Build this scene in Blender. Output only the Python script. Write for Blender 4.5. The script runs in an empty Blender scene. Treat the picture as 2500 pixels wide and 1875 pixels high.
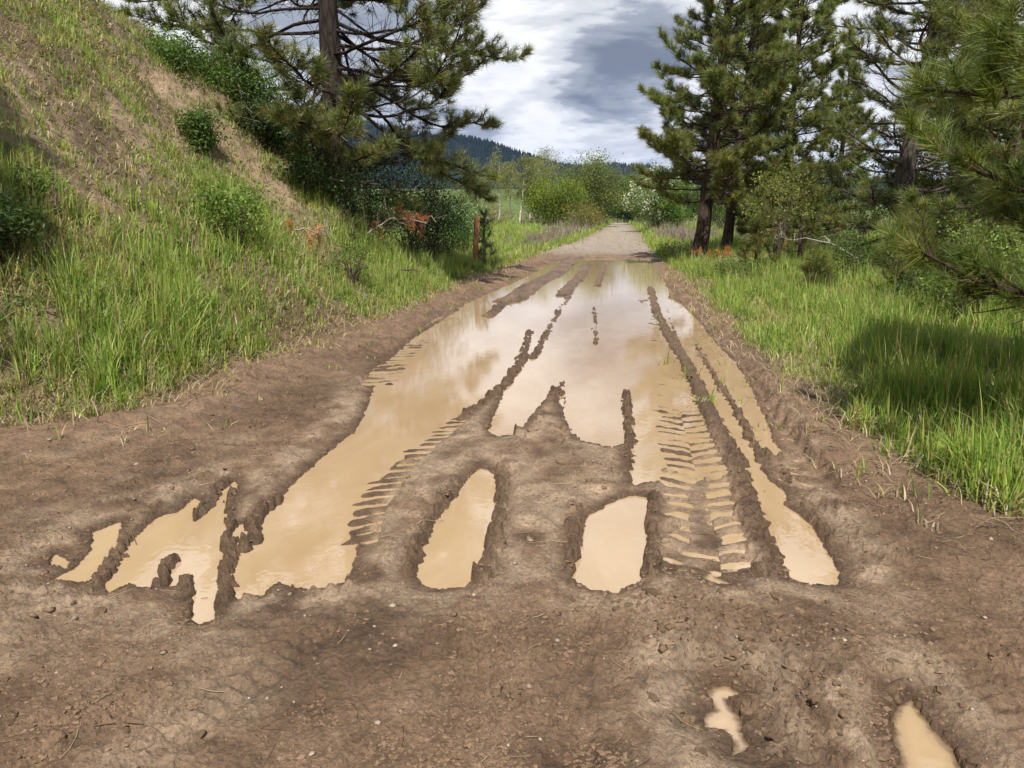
import bpy, math, random
import numpy as np
R_ = math.radians
SC = bpy.context.scene
COL = SC.collection

# ------------------------------------------------------------------ camera
CAMH, YAW, PITCH, FPX = 1.65, R_(7.7), R_(12.2), 1703.0
cam_d = bpy.data.cameras.new("camera")
cam = bpy.data.objects.new("camera", cam_d)
COL.objects.link(cam)
cam_d.sensor_width = 36.0
cam_d.lens = 36.0 * FPX / 2212.0
cam_d.clip_start, cam_d.clip_end = 0.05, 20000
cam.location = (0, 0, CAMH)
cam.rotation_euler = (math.pi / 2 - PITCH, 0, YAW)
SC.camera = cam

# ------------------------------------------------------------------ light
SUN_EL, SUN_AZ = R_(55), R_(-85)          # azimuth counted from +X towards +Y
sun_d = bpy.data.lights.new("sun", 'SUN')
sun_d.energy, sun_d.angle, sun_d.color = 5.0, R_(0.5), (1.0, 0.95, 0.86)
sun = bpy.data.objects.new("sun", sun_d)
COL.objects.link(sun)
from mathutils import Vector
SDIR = Vector((math.cos(SUN_EL) * math.cos(SUN_AZ), math.cos(SUN_EL) * math.sin(SUN_AZ), math.sin(SUN_EL)))
sun.rotation_euler = SDIR.to_track_quat('Z', 'Y').to_euler()
sun.location = SDIR * 60

SC.view_settings.view_transform = 'Standard'
SC.view_settings.look = 'None'
SC.view_settings.exposure = 0.47
SC.view_settings.gamma = 1.0
SC.cycles.max_bounces = 6
SC.cycles.diffuse_bounces = 3
SC.cycles.glossy_bounces = 3
SC.cycles.transmission_bounces = 3
SC.cycles.volume_bounces = 0
SC.cycles.caustics_reflective = False
SC.cycles.caustics_refractive = False

# ------------------------------------------------------------------ node helper
class NT:
    def __init__(s, tree):
        s.t = tree
        tree.nodes.clear()
    def n(s, typ, props=None, **ins):
        nd = s.t.nodes.new(typ)
        for k, v in (props or {}).items():
            setattr(nd, k, v)
        for k, v in ins.items():
            key = int(k[1:]) if k[0] == '_' and k[1:].isdigit() else k.replace('_', ' ')
            sk = nd.inputs[key]
            if isinstance(v, bpy.types.NodeSocket):
                s.t.links.new(v, sk)
            else:
                sk.default_value = v
        return nd
    def link(s, a, b): s.t.links.new(a, b)
    def math(s, op, a, b=0.0, clamp=False):
        nd = s.t.nodes.new('ShaderNodeMath'); nd.operation = op; nd.use_clamp = clamp
        for i, v in enumerate((a, b)):
            if isinstance(v, bpy.types.NodeSocket): s.t.links.new(v, nd.inputs[i])
            else: nd.inputs[i].default_value = v
        return nd.outputs[0]
    def ramp(s, fac, stops, interp='LINEAR'):
        nd = s.t.nodes.new('ShaderNodeValToRGB'); cr = nd.color_ramp; cr.interpolation = interp
        while len(cr.elements) < len(stops): cr.elements.new(0.5)
        for e, (p, c) in zip(cr.elements, stops):
            e.position = p; e.color = (c[0], c[1], c[2], 1) if not isinstance(c, (int, float)) else (c, c, c, 1)
        s.t.links.new(fac, nd.inputs[0])
        return nd.outputs[0]
    def mix(s, fac, a, b, blend='MIX'):
        nd = s.t.nodes.new('ShaderNodeMix'); nd.data_type = 'RGBA'; nd.blend_type = blend
        for sk, v in ((nd.inputs[0], fac), (nd.inputs[6], a), (nd.inputs[7], b)):
            if isinstance(v, bpy.types.NodeSocket): s.t.links.new(v, sk)
            elif isinstance(v, (int, float)): sk.default_value = v
            else: sk.default_value = (v[0], v[1], v[2], 1)
        return nd.outputs[2]

# ------------------------------------------------------------------ pixel rays of the photograph (2212 x 1659 units)
cp, sp_, cy, sy = math.cos(PITCH), math.sin(PITCH), math.cos(YAW), math.sin(YAW)
Fv = np.array((-sy * cp, cy * cp, -sp_)); Rv = np.array((cy, sy, 0.0)); Uv = np.array((-sy * sp_, cy * sp_, cp))
def ray(px, py):
    d = Fv * FPX + Rv * (px - 1106) + Uv * (829.5 - py)
    return d / np.linalg.norm(d)
def onz(px, py, z=0.0):
    d = ray(px, py); t = (z - CAMH) / d[2]
    return np.array((d[0] * t, d[1] * t))
def poly(pts, z=0.0): return np.array([onz(a, b, z) for a, b in pts])
def at_y(px, Y, py=461):
    d = ray(px, py); return d[0] * Y / d[1]
def at3(px, py, Y):
    d = ray(px, py); t = Y / d[1]
    return np.array((d[0] * t, Y, CAMH + d[2] * t))

# ------------------------------------------------------------------ world: sky with broken cloud
w = bpy.data.worlds.new("World"); SC.world = w; w.use_nodes = True
T = NT(w.node_tree)
sky = T.n('ShaderNodeTexSky', dict(sky_type='NISHITA', sun_disc=False, sun_elevation=SUN_EL,
          sun_rotation=math.pi / 2 - SUN_AZ, altitude=800, air_density=1.0, dust_density=0.6, ozone_density=1.0))
tc = T.n('ShaderNodeTexCoord').outputs['Generated']
sep = T.n('ShaderNodeSeparateXYZ', Vector=tc)
zz = T.math('ADD', T.math('MAXIMUM', sep.outputs[2], 0.0), 0.22)
uv = T.n('ShaderNodeCombineXYZ', X=T.math('DIVIDE', sep.outputs[0], zz), Y=T.math('DIVIDE', sep.outputs[1], zz), Z=T.math('MULTIPLY', sep.outputs[2], 6.0)).outputs[0]
n1 = T.n('ShaderNodeTexNoise', Vector=uv, Scale=0.85, Detail=9.0, Roughness=0.50, Distortion=0.15).outputs[0]
n2 = T.n('ShaderNodeTexNoise', Vector=uv, Scale=2.6, Detail=9.0, Roughness=0.60, Distortion=0.2).outputs[0]
thick = T.math('ADD', T.math('ADD', T.math('MULTIPLY', n1, 0.66), T.math('MULTIPLY', n2, 0.64)), -0.115)
def blob(px, py, width, amp):
    global thick
    d = ray(px, py)
    dt = T.n('ShaderNodeVectorMath', dict(operation='DOT_PRODUCT'), _0=tc, _1=tuple(d)).outputs['Value']
    k = T.math('EXPONENT', T.math('MULTIPLY', T.math('SUBTRACT', dt, 1.0), 2.0 / (width * width)))
    thick = T.math('ADD', thick, T.math('MULTIPLY', k, amp))
blob(1440, 110, 0.09, 0.13)
blob(1330, 185, 0.08, 0.11)
blob(1200, 225, 0.075, 0.05)
blob(1420, 262, 0.06, 0.07)
blob(1150, 50, 0.10, -0.05)
blob(1250, 335, 0.05, -0.05)
blob(1400, 325, 0.04, -0.05)
# clouds thinned overhead, out of view, to lower the ambient light
over = T.ramp(sep.outputs[2], [(0.42, 0.0), (0.75, 1.0)], 'EASE')
thick = T.math('SUBTRACT', thick, T.math('MULTIPLY', over, 0.24))
ccol = T.ramp(thick, [(0.40, (6.4, 6.55, 6.85)), (0.50, (8.0, 8.0, 8.0)), (0.585, (5.6, 5.75, 6.0)), (0.655, (2.9, 3.15, 3.6)), (0.77, (1.5, 1.7, 2.1))], 'EASE')
cmask = T.ramp(thick, [(0.355, 0.0), (0.43, 1.0)], 'EASE')
cm = T.mix(cmask, sky.outputs[0], ccol)
bg = T.n('ShaderNodeBackground', Color=cm, Strength=0.1)
wo = T.n('ShaderNodeOutputWorld', Surface=bg.outputs[0])

# ------------------------------------------------------------------ numpy noise
_rs = np.random.RandomState(7)
_PERM = np.tile(_rs.permutation(512), 3)
_GA = _rs.rand(512) * 2 * np.pi
def gnoise(x, y):
    xi = np.floor(x).astype(np.int64); yi = np.floor(y).astype(np.int64)
    fx = x - xi; fy = y - yi
    u = fx * fx * fx * (fx * (fx * 6 - 15) + 10); v = fy * fy * fy * (fy * (fy * 6 - 15) + 10)
    def g(a, b, dx, dy):
        h = _PERM[_PERM[a & 511] + (b & 511)]
        t = _GA[h]
        return np.cos(t) * dx + np.sin(t) * dy
    a = g(xi, yi, fx, fy); b = g(xi + 1, yi, fx - 1, fy)
    c = g(xi, yi + 1, fx, fy - 1); d = g(xi + 1, yi + 1, fx - 1, fy - 1)
    return 1.5 * ((a * (1 - u) + b * u) * (1 - v) + (c * (1 - u) + d * u) * v)
def fbm(x, y, octv=4, gain=0.5):
    s = 0; a = 1.0; n = 0
    for i in range(octv):
        s = s + a * gnoise(x * 2 ** i + 17.3 * i, y * 2 ** i - 9.1 * i); n += a; a *= gain
    return s / n
def sst(a, b, x):
    t = np.clip((x - a) / (b - a), 0, 1)
    return t * t * (3 - 2 * t)

def sdf(P, X, Y):
    """signed distance, positive inside"""
    n = len(P); best = np.full(X.shape, 1e9); ins = np.zeros(X.shape, bool)
    for i in range(n):
        ax, ay = P[i]; bx, by = P[(i + 1) % n]
        ex, ey = bx - ax, by - ay
        t = np.clip(((X - ax) * ex + (Y - ay) * ey) / (ex * ex + ey * ey + 1e-12), 0, 1)
        dd = (X - ax - t * ex) ** 2 + (Y - ay - t * ey) ** 2
        best = np.minimum(best, dd)
        c = (ay > Y) != (by > Y)
        if abs(by - ay) > 1e-12:
            ins ^= c & (X < (bx - ax) * (Y - ay) / (by - ay) + ax)
    d = np.sqrt(best)
    return np.where(ins, d, -d)
def pline(P, X, Y):
    """distance to polyline, arclength, side (+ = left of travel)"""
    best = np.full(X.shape, 1e9); arc = np.zeros(X.shape); side = np.zeros(X.shape); L = 0
    for i in range(len(P) - 1):
        ax, ay = P[i]; bx, by = P[i + 1]; ex, ey = bx - ax, by - ay; l = math.hypot(ex, ey)
        t = np.clip(((X - ax) * ex + (Y - ay) * ey) / (l * l + 1e-12), 0, 1)
        dd = (X - ax - t * ex) ** 2 + (Y - ay - t * ey) ** 2
        m = dd < best
        best = np.where(m, dd, best); arc = np.where(m, L + t * l, arc)
        side = np.where(m, np.sign(ex * (Y - ay) - ey * (X - ax)), side)
        L += l
    return np.sqrt(best), arc / max(L, 1e-9), side, L

# ------------------------------------------------------------------ outlines on the ground
W_MAIN = poly([(1203, 566), (1250, 561), (1345, 559), (1405, 562), (1428, 590), (1445, 630), (1440, 660), (1452, 715), (1480, 775),
   (1502, 830), (1525, 885), (1520, 960), (1470, 1000), (1420, 1040), (1372, 1052), (1357, 1030), (1362, 960), (1346, 962), (1320, 968),
   (1262, 955), (1237, 937), (1217, 892), (1203, 846), (1190, 850), (1140, 905), (1120, 940), (1072, 946), (1056, 930), (1088, 850),
   (1080, 838), (1050, 868), (1000, 905), (950, 945), (900, 968), (850, 1005), (832, 1050), (790, 1090), (770, 1130), (772, 1195), (742, 1260),
   (700, 1275), (640, 1276), (600, 1262), (575, 1275), (565, 1290), (520, 1297), (504, 1285), (500, 1240), (522, 1190), (556, 1167), (546, 1142),
   (562, 1118), (602, 1080), (642, 1040), (702, 985), (770, 930), (800, 870), (812, 815), (840, 776), (885, 735), (915, 706), (960, 679),
   (1011, 655), (1065, 631), (1140, 598), (1185, 574)])
W_RUT = poly([(1434, 640), (1470, 655), (1502, 687), (1542, 737), (1587, 782), (1612, 822), (1627, 850), (1643, 887), (1662, 927), (1668, 955),
   (1690, 975), (1640, 1008), (1657, 1033), (1697, 1068), (1692, 1093), (1727, 1113), (1772, 1168), (1802, 1218), (1813, 1268), (1753, 1263), (1708, 1253),
   (1677, 1243), (1672, 1198), (1652, 1168), (1627, 1138), (1617, 1098), (1612, 1048), (1587, 993), (1572, 958), (1547, 902), (1532, 867),
   (1507, 827), (1487, 790), (1470, 742), (1450, 692)])
W_A = poly([(1010, 1035), (1040, 1008), (1075, 1035), (1070, 1110), (1052, 1190), (1030, 1250), (1000, 1270), (960, 1275), (920, 1272), (901, 1245), (910, 1200), (950, 1120), (990, 1070)])
W_B = poly([(1275, 1112), (1330, 1083), (1360, 1072), (1405, 1077), (1408, 1095), (1393, 1130), (1395, 1160), (1390, 1200), (1380, 1255), (1330, 1282), (1272, 1276), (1240, 1252), (1237, 1215), (1258, 1180), (1265, 1140)])
W_B2 = poly([(1236, 1150), (1246, 1160), (1250, 1195), (1238, 1200)])
W_L = poly([(506, 1043), (514, 1053), (496, 1093), (486, 1148), (481, 1188), (469, 1228), (464, 1278), (459, 1343), (436, 1350), (414, 1341), (419, 1248), (401, 1248),
   (376, 1273), (361, 1273), (378, 1213), (358, 1213), (331, 1273), (301, 1270), (281, 1263), (251, 1278), (236, 1287), (228, 1268), (261, 1198), (301, 1153), (351, 1113),
   (381, 1108), (421, 1078), (434, 1083), (416, 1123), (426, 1128), (461, 1098), (481, 1058)])
W_L2 = poly([(201, 1153), (261, 1128), (246, 1188), (211, 1228), (185, 1263), (150, 1258), (115, 1253), (165, 1228), (201, 1188)])
W_L3 = poly([(105, 1213), (123, 1200), (150, 1213), (145, 1228), (108, 1224)])
W_L4 = poly([(501, 1138), (526, 1133), (549, 1153), (541, 1173), (501, 1180), (494, 1158)])
W_F1 = poly([(1542, 1484), (1575, 1484), (1602, 1503), (1568, 1512), (1580, 1535), (1597, 1559), (1592, 1579), (1617, 1614), (1602, 1634), (1582, 1642), (1592, 1604), (1567, 1579), (1522, 1577), (1522, 1549), (1547, 1534), (1532, 1499)])
W_F2 = poly([(1940, 1530), (1968, 1515), (1993, 1549), (2023, 1594), (2068, 1640), (2075, 1700), (1955, 1700), (1938, 1609), (1926, 1554)])
W_S = [poly([(795, 808), (835, 770), (842, 776), (806, 812)]), poly([(1140, 1158), (1155, 1165), (1153, 1172), (1138, 1170)]),
       poly([(1425, 1222), (1445, 1215), (1450, 1228), (1430, 1236)]), poly([(1500, 1238), (1540, 1245), (1580, 1262), (1550, 1264)]),
       poly([(1540, 1236), (1620, 1232), (1622, 1240), (1548, 1245)])]
PUDDLES = [(W_MAIN, .07), (W_RUT, .06), (W_A, .05), (W_B, .05), (W_B2, .02), (W_L, .05), (W_L2, .03), (W_L3, .03), (W_L4, .03), (W_F1, .012), (W_F2, .012)] + [(p, .015) for p in W_S]
# ridges of pushed-up mud: line, half width, height, roughness
RIDGES = [
 ([(1405, 622), (1420, 680), (1450, 735), (1482, 785), (1507, 835), (1530, 890), (1560, 950), (1590, 1010), (1610, 1080), (1632, 1150), (1655, 1205), (1672, 1245)], .10, .05, .6),
 ([(1236, 563), (1200, 592), (1155, 613), (1110, 646), (1092, 652)], .34, .07, .3),
 ([(1092, 652), (1053, 685)], .16, .045, .6),
 ([(1269, 569), (1254, 598), (1228, 622), (1215, 640)], .22, .05, .5),
 ([(1230, 640), (1209, 670), (1185, 715), (1164, 751), (1150, 775)], .08, .022, 1.7),
 ([(1145, 715), (1138, 750), (1120, 785)], .07, .025, 1.4),
 ([(1135, 768), (1118, 795), (1085, 838), (1050, 868), (1000, 905)], .075, .05, .6),
 ([(1311, 563), (1300, 590), (1290, 620)], .12, .045, .8),
 ([(1284, 667), (1286, 700), (1287, 745)], .05, .02, 1.6),
 ([(1353, 850), (1357, 900), (1360, 960), (1350, 1040)], .045, .045, .4),
 ([(1203, 842), (1190, 870), (1160, 930)], .07, .05, .3),
 ([(1215, 822), (1217, 850), (1219, 885)], .03, .015, 1.4),
 ([(1440, 596), (1425, 575), (1418, 566)], .1, .04, .8),
 ([(1552, 830), (1587, 878), (1612, 927), (1632, 968), (1650, 1000)], .045, .04, .9),
 ([(1500, 742), (1530, 790), (1556, 832)], .045, .025, 1.3),
 ([(1000, 660), (960, 687), (915, 714)], .06, .03, 1.3),
 ([(910, 712), (870, 742), (820, 786)], .09, .04, 1.0),
 ([(508, 1062), (500, 1120), (497, 1200), (493, 1260), (488, 1335)], .032, .045, .5),
 ([(398, 1335), (404, 1290), (409, 1250)], .03, .045, .4),
 ([(345, 1275), (366, 1215)], .035, .045, .4),
 ([(425, 1120), (470, 1060), (500, 1030)], .03, .05, .5),
 ([(222, 1258), (255, 1200), (292, 1142), (350, 1100)], .035, .045, .7),
 ([(604, 1078), (560, 1118), (545, 1140), (556, 1168), (522, 1190)], .05, .06, .7),
 ([(1222, 930), (1238, 1020), (1238, 1160), (1230, 1235)], .045, .068, .6),
 ([(1130, 940), (1092, 1010), (1086, 1100), (1066, 1200), (1046, 1258)], .055, .070, .6),
 ([(985, 1040), (930, 1120), (898, 1185), (884, 1245)], .05, .064, .6), ([(1420, 1075), (1412, 1150), (1408, 1250)], .04, .060, .6), ([(1655, 985), (1712, 1050), (1755, 1110), (1800, 1180)], .05, .060, .7), ([(772, 1285), (640, 1294), (530, 1312)], .045, .06, .7),
]
RIDGES = [(poly(p), a, b, c) for p, a, b, c in RIDGES]
TR_CHEV = poly([(1445, 820), (1480, 930), (1512, 1050), (1548, 1160), (1560, 1262)])
TR_COMB = poly([(1030, 893), (955, 962), (890, 1028), (835, 1110), (812, 1200)])
TR_FAR = poly([(1400, 640), (1425, 720), (1462, 800)])
TR_RIGHT = poly([(1560, 760), (1640, 900), (1720, 1010), (1775, 1090)])
TR_LEFT = poly([(905, 730), (850, 790), (810, 840)])
DIRT = poly([(-500, 880), (-100, 900), (100, 905), (200, 890), (330, 868), (450, 805), (640, 748), (850, 668), (1000, 607), (1095, 573), (1170, 544), (1240, 521), (1290, 498), (1325, 478),
   (1352, 478), (1385, 505), (1405, 540), (1440, 570), (1500, 618), (1580, 690), (1650, 770), (1740, 822), (1820, 880), (1900, 950), (2000, 1010), (2100, 1070), (2212, 1105), (2700, 1180)], 0.05)
DIRT = np.vstack([DIRT, [(5.5, 0.5), (6, -6), (-8, -6), (-8, 2)]])
GRAVEL_END = 150.0

def dirt_d(X, Y):
    """signed distance to the edge of the bare dirt (positive on the dirt)"""
    d = np.full(X.shape, -50.0)
    m = (X > -16) & (X < 14) & (Y < 175) & (Y > -10)
    d[m] = sdf(DIRT, X[m], Y[m])
    return d

# ------------------------------------------------------------------ terrain
_bs = np.array([-5, 0.0, 0.9, 1.8, 2.8, 4.2, 5.6, 6.8, 8.5, 12, 30])
_bz = np.array([0, 0.06, 0.36, 0.95, 1.95, 3.55, 4.85, 5.5, 6.0, 6.6, 8.0])
def bank_h(X, Y):
    toe = 4.1 + 0.35 * gnoise(Y * 0.25 + 3, Y * 0 + 0.5) - 0.75 * sst(4.5, 9, Y) * sst(30, 12, Y)
    s = -X - toe - np.clip(4.5 - Y, 0, 3) * 0.15
    z = np.interp(s, _bs, _bz)
    A = 1 - 0.97 * sst(14.8, 25.0, Y + 0.35 * (X + 7) + 0.9 * gnoise(X * 0.4, Y * 0.3))
    return z * A, s
def base_h(X, Y, detail=True):
    r = np.hypot(X, Y)
    b, s = bank_h(X, Y)
    lum = 0.25 * gnoise(X * 0.5, Y * 0.5) + 0.16 * gnoise(X * 1.4 + 5, Y * 1.4) + 0.08 * gnoise(X * 4 + 1, Y * 4)
    z = np.where(s > 0, b + (lum + 0.30 * gnoise(X * 0.33 + 2, Y * 0.45 + 1) + 0.20 * np.abs(gnoise(X * 1.1, Y * 0.9 + 3)) * sst(1, 3, b)) * np.clip(b, 0, 1.2) * 0.8, b)
    # right verge
    rr = X - 2.0
    z = z + np.where(rr > 0, 0.32 * sst(0, 4.5, rr) + 0.05 * gnoise(X * 0.7, Y * 0.7) * sst(0.3, 2, rr), 0)
    # left verge beyond the bank: small rise
    z = z + np.where(s > 0, 0.28 * sst(0.2, 5, s) * sst(16, 26, Y), 0)
    # far meadow rising to the hills
    z = z + 0.026 * np.clip(r - 150, 0, 900) * sst(-8, -50, X) + 0.012 * np.clip(r - 250, 0, 900) * sst(8, 60, X) + 0.010 * np.clip(r - 200, 0, 900)
    return z
_CL = [(1.9, .030, 0), (5.0, .020, 3), (12., .010, 7), (27., .0055, 11)]
def height(X, Y):
    """ground height and the attributes (wet, dirt distance, water distance)"""
    X = np.asarray(X, float); Y = np.asarray(Y, float)
    z = base_h(X, Y)
    dd = dirt_d(X, Y)
    wat = np.full(X.shape, -9.0)
    near = (dd > -0.6) & (Y < 48)
    x, y, d = X[near], Y[near], dd[near]
    on = sst(-0.35, 0.25, d)
    h = 0.042 + 0.012 * fbm(x * .8, y * .8, 2)
    h = h + 0.022 * sst(3.25, 2.7, y)
    n1 = gnoise(x * 5, y * 5); n2 = gnoise(x * 14 + 3, y * 14); n3 = gnoise(x * 34, y * 34 + 8)
    # clods: ridged, patchy
    patch = sst(-0.15, 0.45, fbm(x * 1.3 + 4, y * 1.3, 3))
    rough = 0.35 + 0.65 * patch
    wx_ = x + .03 * gnoise(x * 9 + 7, y * 9); wy_ = y + .03 * gnoise(x * 9, y * 9 + 5)
    n4 = gnoise(wx_ * 24 + 9, wy_ * 24); n5 = gnoise(wx_ * 62 + 1, wy_ * 62)
    clod = (np.abs(n2) * 0.016 + np.abs(n3) * 0.013 + sst(0.1, .6, n4) * 0.012 + np.abs(n5) * .007) * rough + n1 * 0.010
    # heavy clods across the strip in the right foreground
    strip = np.exp(-((x - (0.30 + 0.55 * (3.05 - y))) / 0.33) ** 2) * sst(3.3, 3.0, y)
    clod = clod + strip * (sst(-.1, .35, gnoise(wx_ * 15, wy_ * 15 + 2)) * 0.018 + sst(0, .4, gnoise(wx_ * 33, wy_ * 33 + 2)) * 0.010)
    h = h + clod
    # margins dragged and rutted along the road
    mg = sst(.15, .5, d) * sst(2.6, 1.6, d) * sst(3.2, 4.2, y) * sst(22, 12, y)
    h = h + mg * (.016 * gnoise(x * 8 + .4 * y, y * 1.1) + .010 * np.abs(gnoise(x * 19, y * 5)) + .008 * sst(0, .5, gnoise(x * 12, y * 12 + 6)))
    # fine grain scraped along the road
    h = h + 0.006 * gnoise(x * 30 + 2, y * 9)
    for cxx, hwd in ((-1.25, .17), (0.55, .16), (1.35, .15)):
        ctr = cxx + .22 * (y - 2.4) * (1 if cxx < 0 else -.5) + .04 * gnoise(y * 1.2, y * 0 + cxx)
        kk = sst(hwd, hwd * .7, np.abs(x - ctr)) * sst(3.25, 3.0, y) * sst(-.5, .1, gnoise(x * 1.5 + 2, y * 1.5))
        h = h - kk * .010 + kk * .007 * np.sin((y + np.abs(x - ctr) * .5) * 2 * np.pi / .075 + gnoise(x * 8, y * 8))
    # berms at both sides of the road
    berm = np.exp(-((d - 0.55) / 0.35) ** 2) * sst(3.5, 6.5, y)
    h = h + berm * (0.07 + 0.02 * n1 + .9 * np.clip(clod, 0, .05) + .03 * n2 * sst(10, 20, y))
    # faint long wheel marks in the foreground
    h = h - 0.014 * sst(0.10, 0.05, np.abs(x + 0.10 + 0.05 * (y - 2))) * sst(3.3, 2.9, y)
    wmax = np.full(x.shape, -9.0)
    for P, dep in PUDDLES:
        lo, hi = P.min(0) - 0.8, P.max(0) + 0.8
        m = (x > lo[0]) & (x < hi[0]) & (y > lo[1]) & (y < hi[1])
        if not m.any(): continue
        xs, ys = x[m], y[m]
        s = sdf(P, xs, ys)
        shal = 0.3 if dep < .02 else 1.0
        sw = s + 0.008 + (0.020 * gnoise(xs * 7, ys * 7) + 0.016 * gnoise(xs * 19, ys * 19) + 0.012 * gnoise(xs * 45, ys * 45)) * np.clip(0.35 + ys * 0.08, 0.4, 1.0)
        wdt = 0.05 + 0.006 * ys
        out = 1 - sst(-wdt - 0.10, 0.0, sw)                 # 1 far outside, 0 at the shore
        hm = h[m]
        fl = np.where(sw > 0, -np.minimum(sw * (0.9 if dep > .02 else .15), dep), 0.006 if dep > .02 else 0.001)
        h[m] = np.where(sw > 0, np.minimum(hm, fl), np.minimum(hm, hm * out + (1 - out) * np.maximum(fl, 0.004 + hm * 0.25)))
        wmax[m] = np.maximum(wmax[m], sw)
    # tracks with lug marks
    def track(C, hw, pitch, ang, amp, base0, base1, vee=True, only=0, soft=0.6, keepwater=False):
        lo, hi = C.min(0) - 0.9, C.max(0) + 0.9
        m = (x > lo[0]) & (x < hi[0]) & (y > lo[1]) & (y < hi[1])
        dist, arc, side, L = pline(C, x[m], y[m])
        u = dist * side
        dist = dist * (1 + .35 * gnoise(x[m] * 7 + 1, y[m] * 7)); k = sst(hw, hw * soft, dist) * sst(0.0, 0.06, arc) * sst(1.0, 0.94, arc)
        if keepwater: k = k * sst(0.0, -0.06, wmax[m])
        if only: k = k * (side * only > -0.5)
        ph = (arc * L + (np.abs(u) if vee else u) * ang) / pitch + 0.26 * gnoise(x[m] * 4, y[m] * 4) + 0.08 * gnoise(x[m] * 17, y[m] * 17) + np.where(side > 0, 0.0, 0.5) * vee
        lug = np.sin(ph * 2 * np.pi)
        lug = np.sign(lug) * np.abs(lug) ** 0.8 + 0.5 * gnoise(x[m] * 11, y[m] * 11)
        prof = (base0 + (base1 - base0) * arc) + amp * lug * (.7 + .9 * gnoise(x[m] * 2.5, y[m] * 2.5 + 4)) + 0.45 * (clod[m] - .012)
        h[m] = h[m] * (1 - k) + prof * k
        return m, k
    track(TR_CHEV, 0.30, 0.165, 0.55, 0.020, -0.020, 0.006)
    track(TR_COMB, 0.26, 0.13, 0.45, 0.020, -0.006, 0.010, vee=False, only=-1)
    track(TR_FAR, 0.30, 0.19, 0.3, 0.018, -0.006, -0.016, vee=False, only=-1)
    track(TR_RIGHT, 0.17, 0.17, -0.4, 0.014, 0.002, 0.008, vee=False, keepwater=True)
    track(TR_LEFT, 0.22, 0.20, 0.4, 0.022, -0.012, -0.005, vee=False)
    for P, hw, hh, rg in RIDGES:
        lo, hi = P.min(0) - 0.6, P.max(0) + 0.6
        m = (x > lo[0]) & (x < hi[0]) & (y > lo[1]) & (y < hi[1])
        if not m.any(): continue
        dist, arc, side, L = pline(P, x[m] + 0.035 * n2[m] + .02 * n4[m], y[m] + .03 * n4[m])
        k = np.clip(1 - dist / (hw * 1.3), 0, 1)
        nn = 1 + rg * (0.8 * gnoise(x[m] * 6 + 2, y[m] * 6) + 0.6 * n2[m])
        rh = -0.06 + (0.06 + .85 * hh * nn) * sst(0, .75, k) - .010 + .03 * rg * gnoise(x[m] * 2.6, y[m] * 2.6) * sst(8, 16, y[m])
        h[m] = np.where(k > 0, np.maximum(h[m], rh + (0.9 * clod[m] + .02 * n3[m]) * sst(0, .5, k)), h[m])
    # outside water never dips under it
    dry = wmax < -0.22
    h = np.where(dry, np.maximum(h, 0.006), h)
    zz = z[near] * (1 - on) + (h + 0.0 * z[near]) * on
    z[near] = np.where(y > 38, z[near] * (1 - on) + on * (0.03 + (zz - 0.03) * sst(48, 38, y)), zz)
    wat[near] = wmax
    # bare road further on
    fr = (dd > -0.6) & (Y >= 48)
    z[fr] = z[fr] + 0.02 * sst(-0.3, 0.4, dd[fr])
    # roughness of bare soil off the road
    off = (dd <= 0) & (np.hypot(X, Y) < 40)
    z[off] += (0.035 * gnoise(X[off] * 8, Y[off] * 8) + 0.05 * gnoise(X[off] * 3, Y[off] * 3) + .02 * np.abs(gnoise(X[off] * 16, Y[off] * 16))) * sst(0, -0.6, dd[off])
    return z, dd, wat
def hz(x, y):
    return float(height(np.array([x]), np.array([y]))[0][0])

def hit(px, py):
    d = ray(px, py); t = np.linspace(3, 40, 1500)
    P = np.array((0, 0, CAMH))[None] + d[None] * t[:, None]
    k = np.nonzero(base_h(P[:, 0], P[:, 1]) > P[:, 2])[0]
    return P[k[0], :2] if len(k) else P[-1, :2]
SCARS = [(np.array([hit(440, 235), hit(475, 290), hit(520, 350), hit(570, 410)]), .55), (np.array([hit(350, 190), hit(420, 240)]), .4), (np.array([hit(120, 340), hit(190, 385)]), .35), (np.array([hit(10, 225), hit(60, 250)]), .35), (np.array([hit(240, 255), hit(330, 285)]), .28)]
def scar(X, Y):
    m = np.zeros(X.shape)
    b = (X < -4) & (Y < 24) & (Y > 3)
    if b.any():
        w = .35 * gnoise(X[b] * 2.3, Y[b] * 2.3) + .2 * gnoise(X[b] * 6, Y[b] * 6)
        for P, r in SCARS:
            dist = pline(P, X[b], Y[b])[0]
            m[b] = np.maximum(m[b], sst(r * 1.35, r * .5, dist + w * r * 1.6))
    return m

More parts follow.
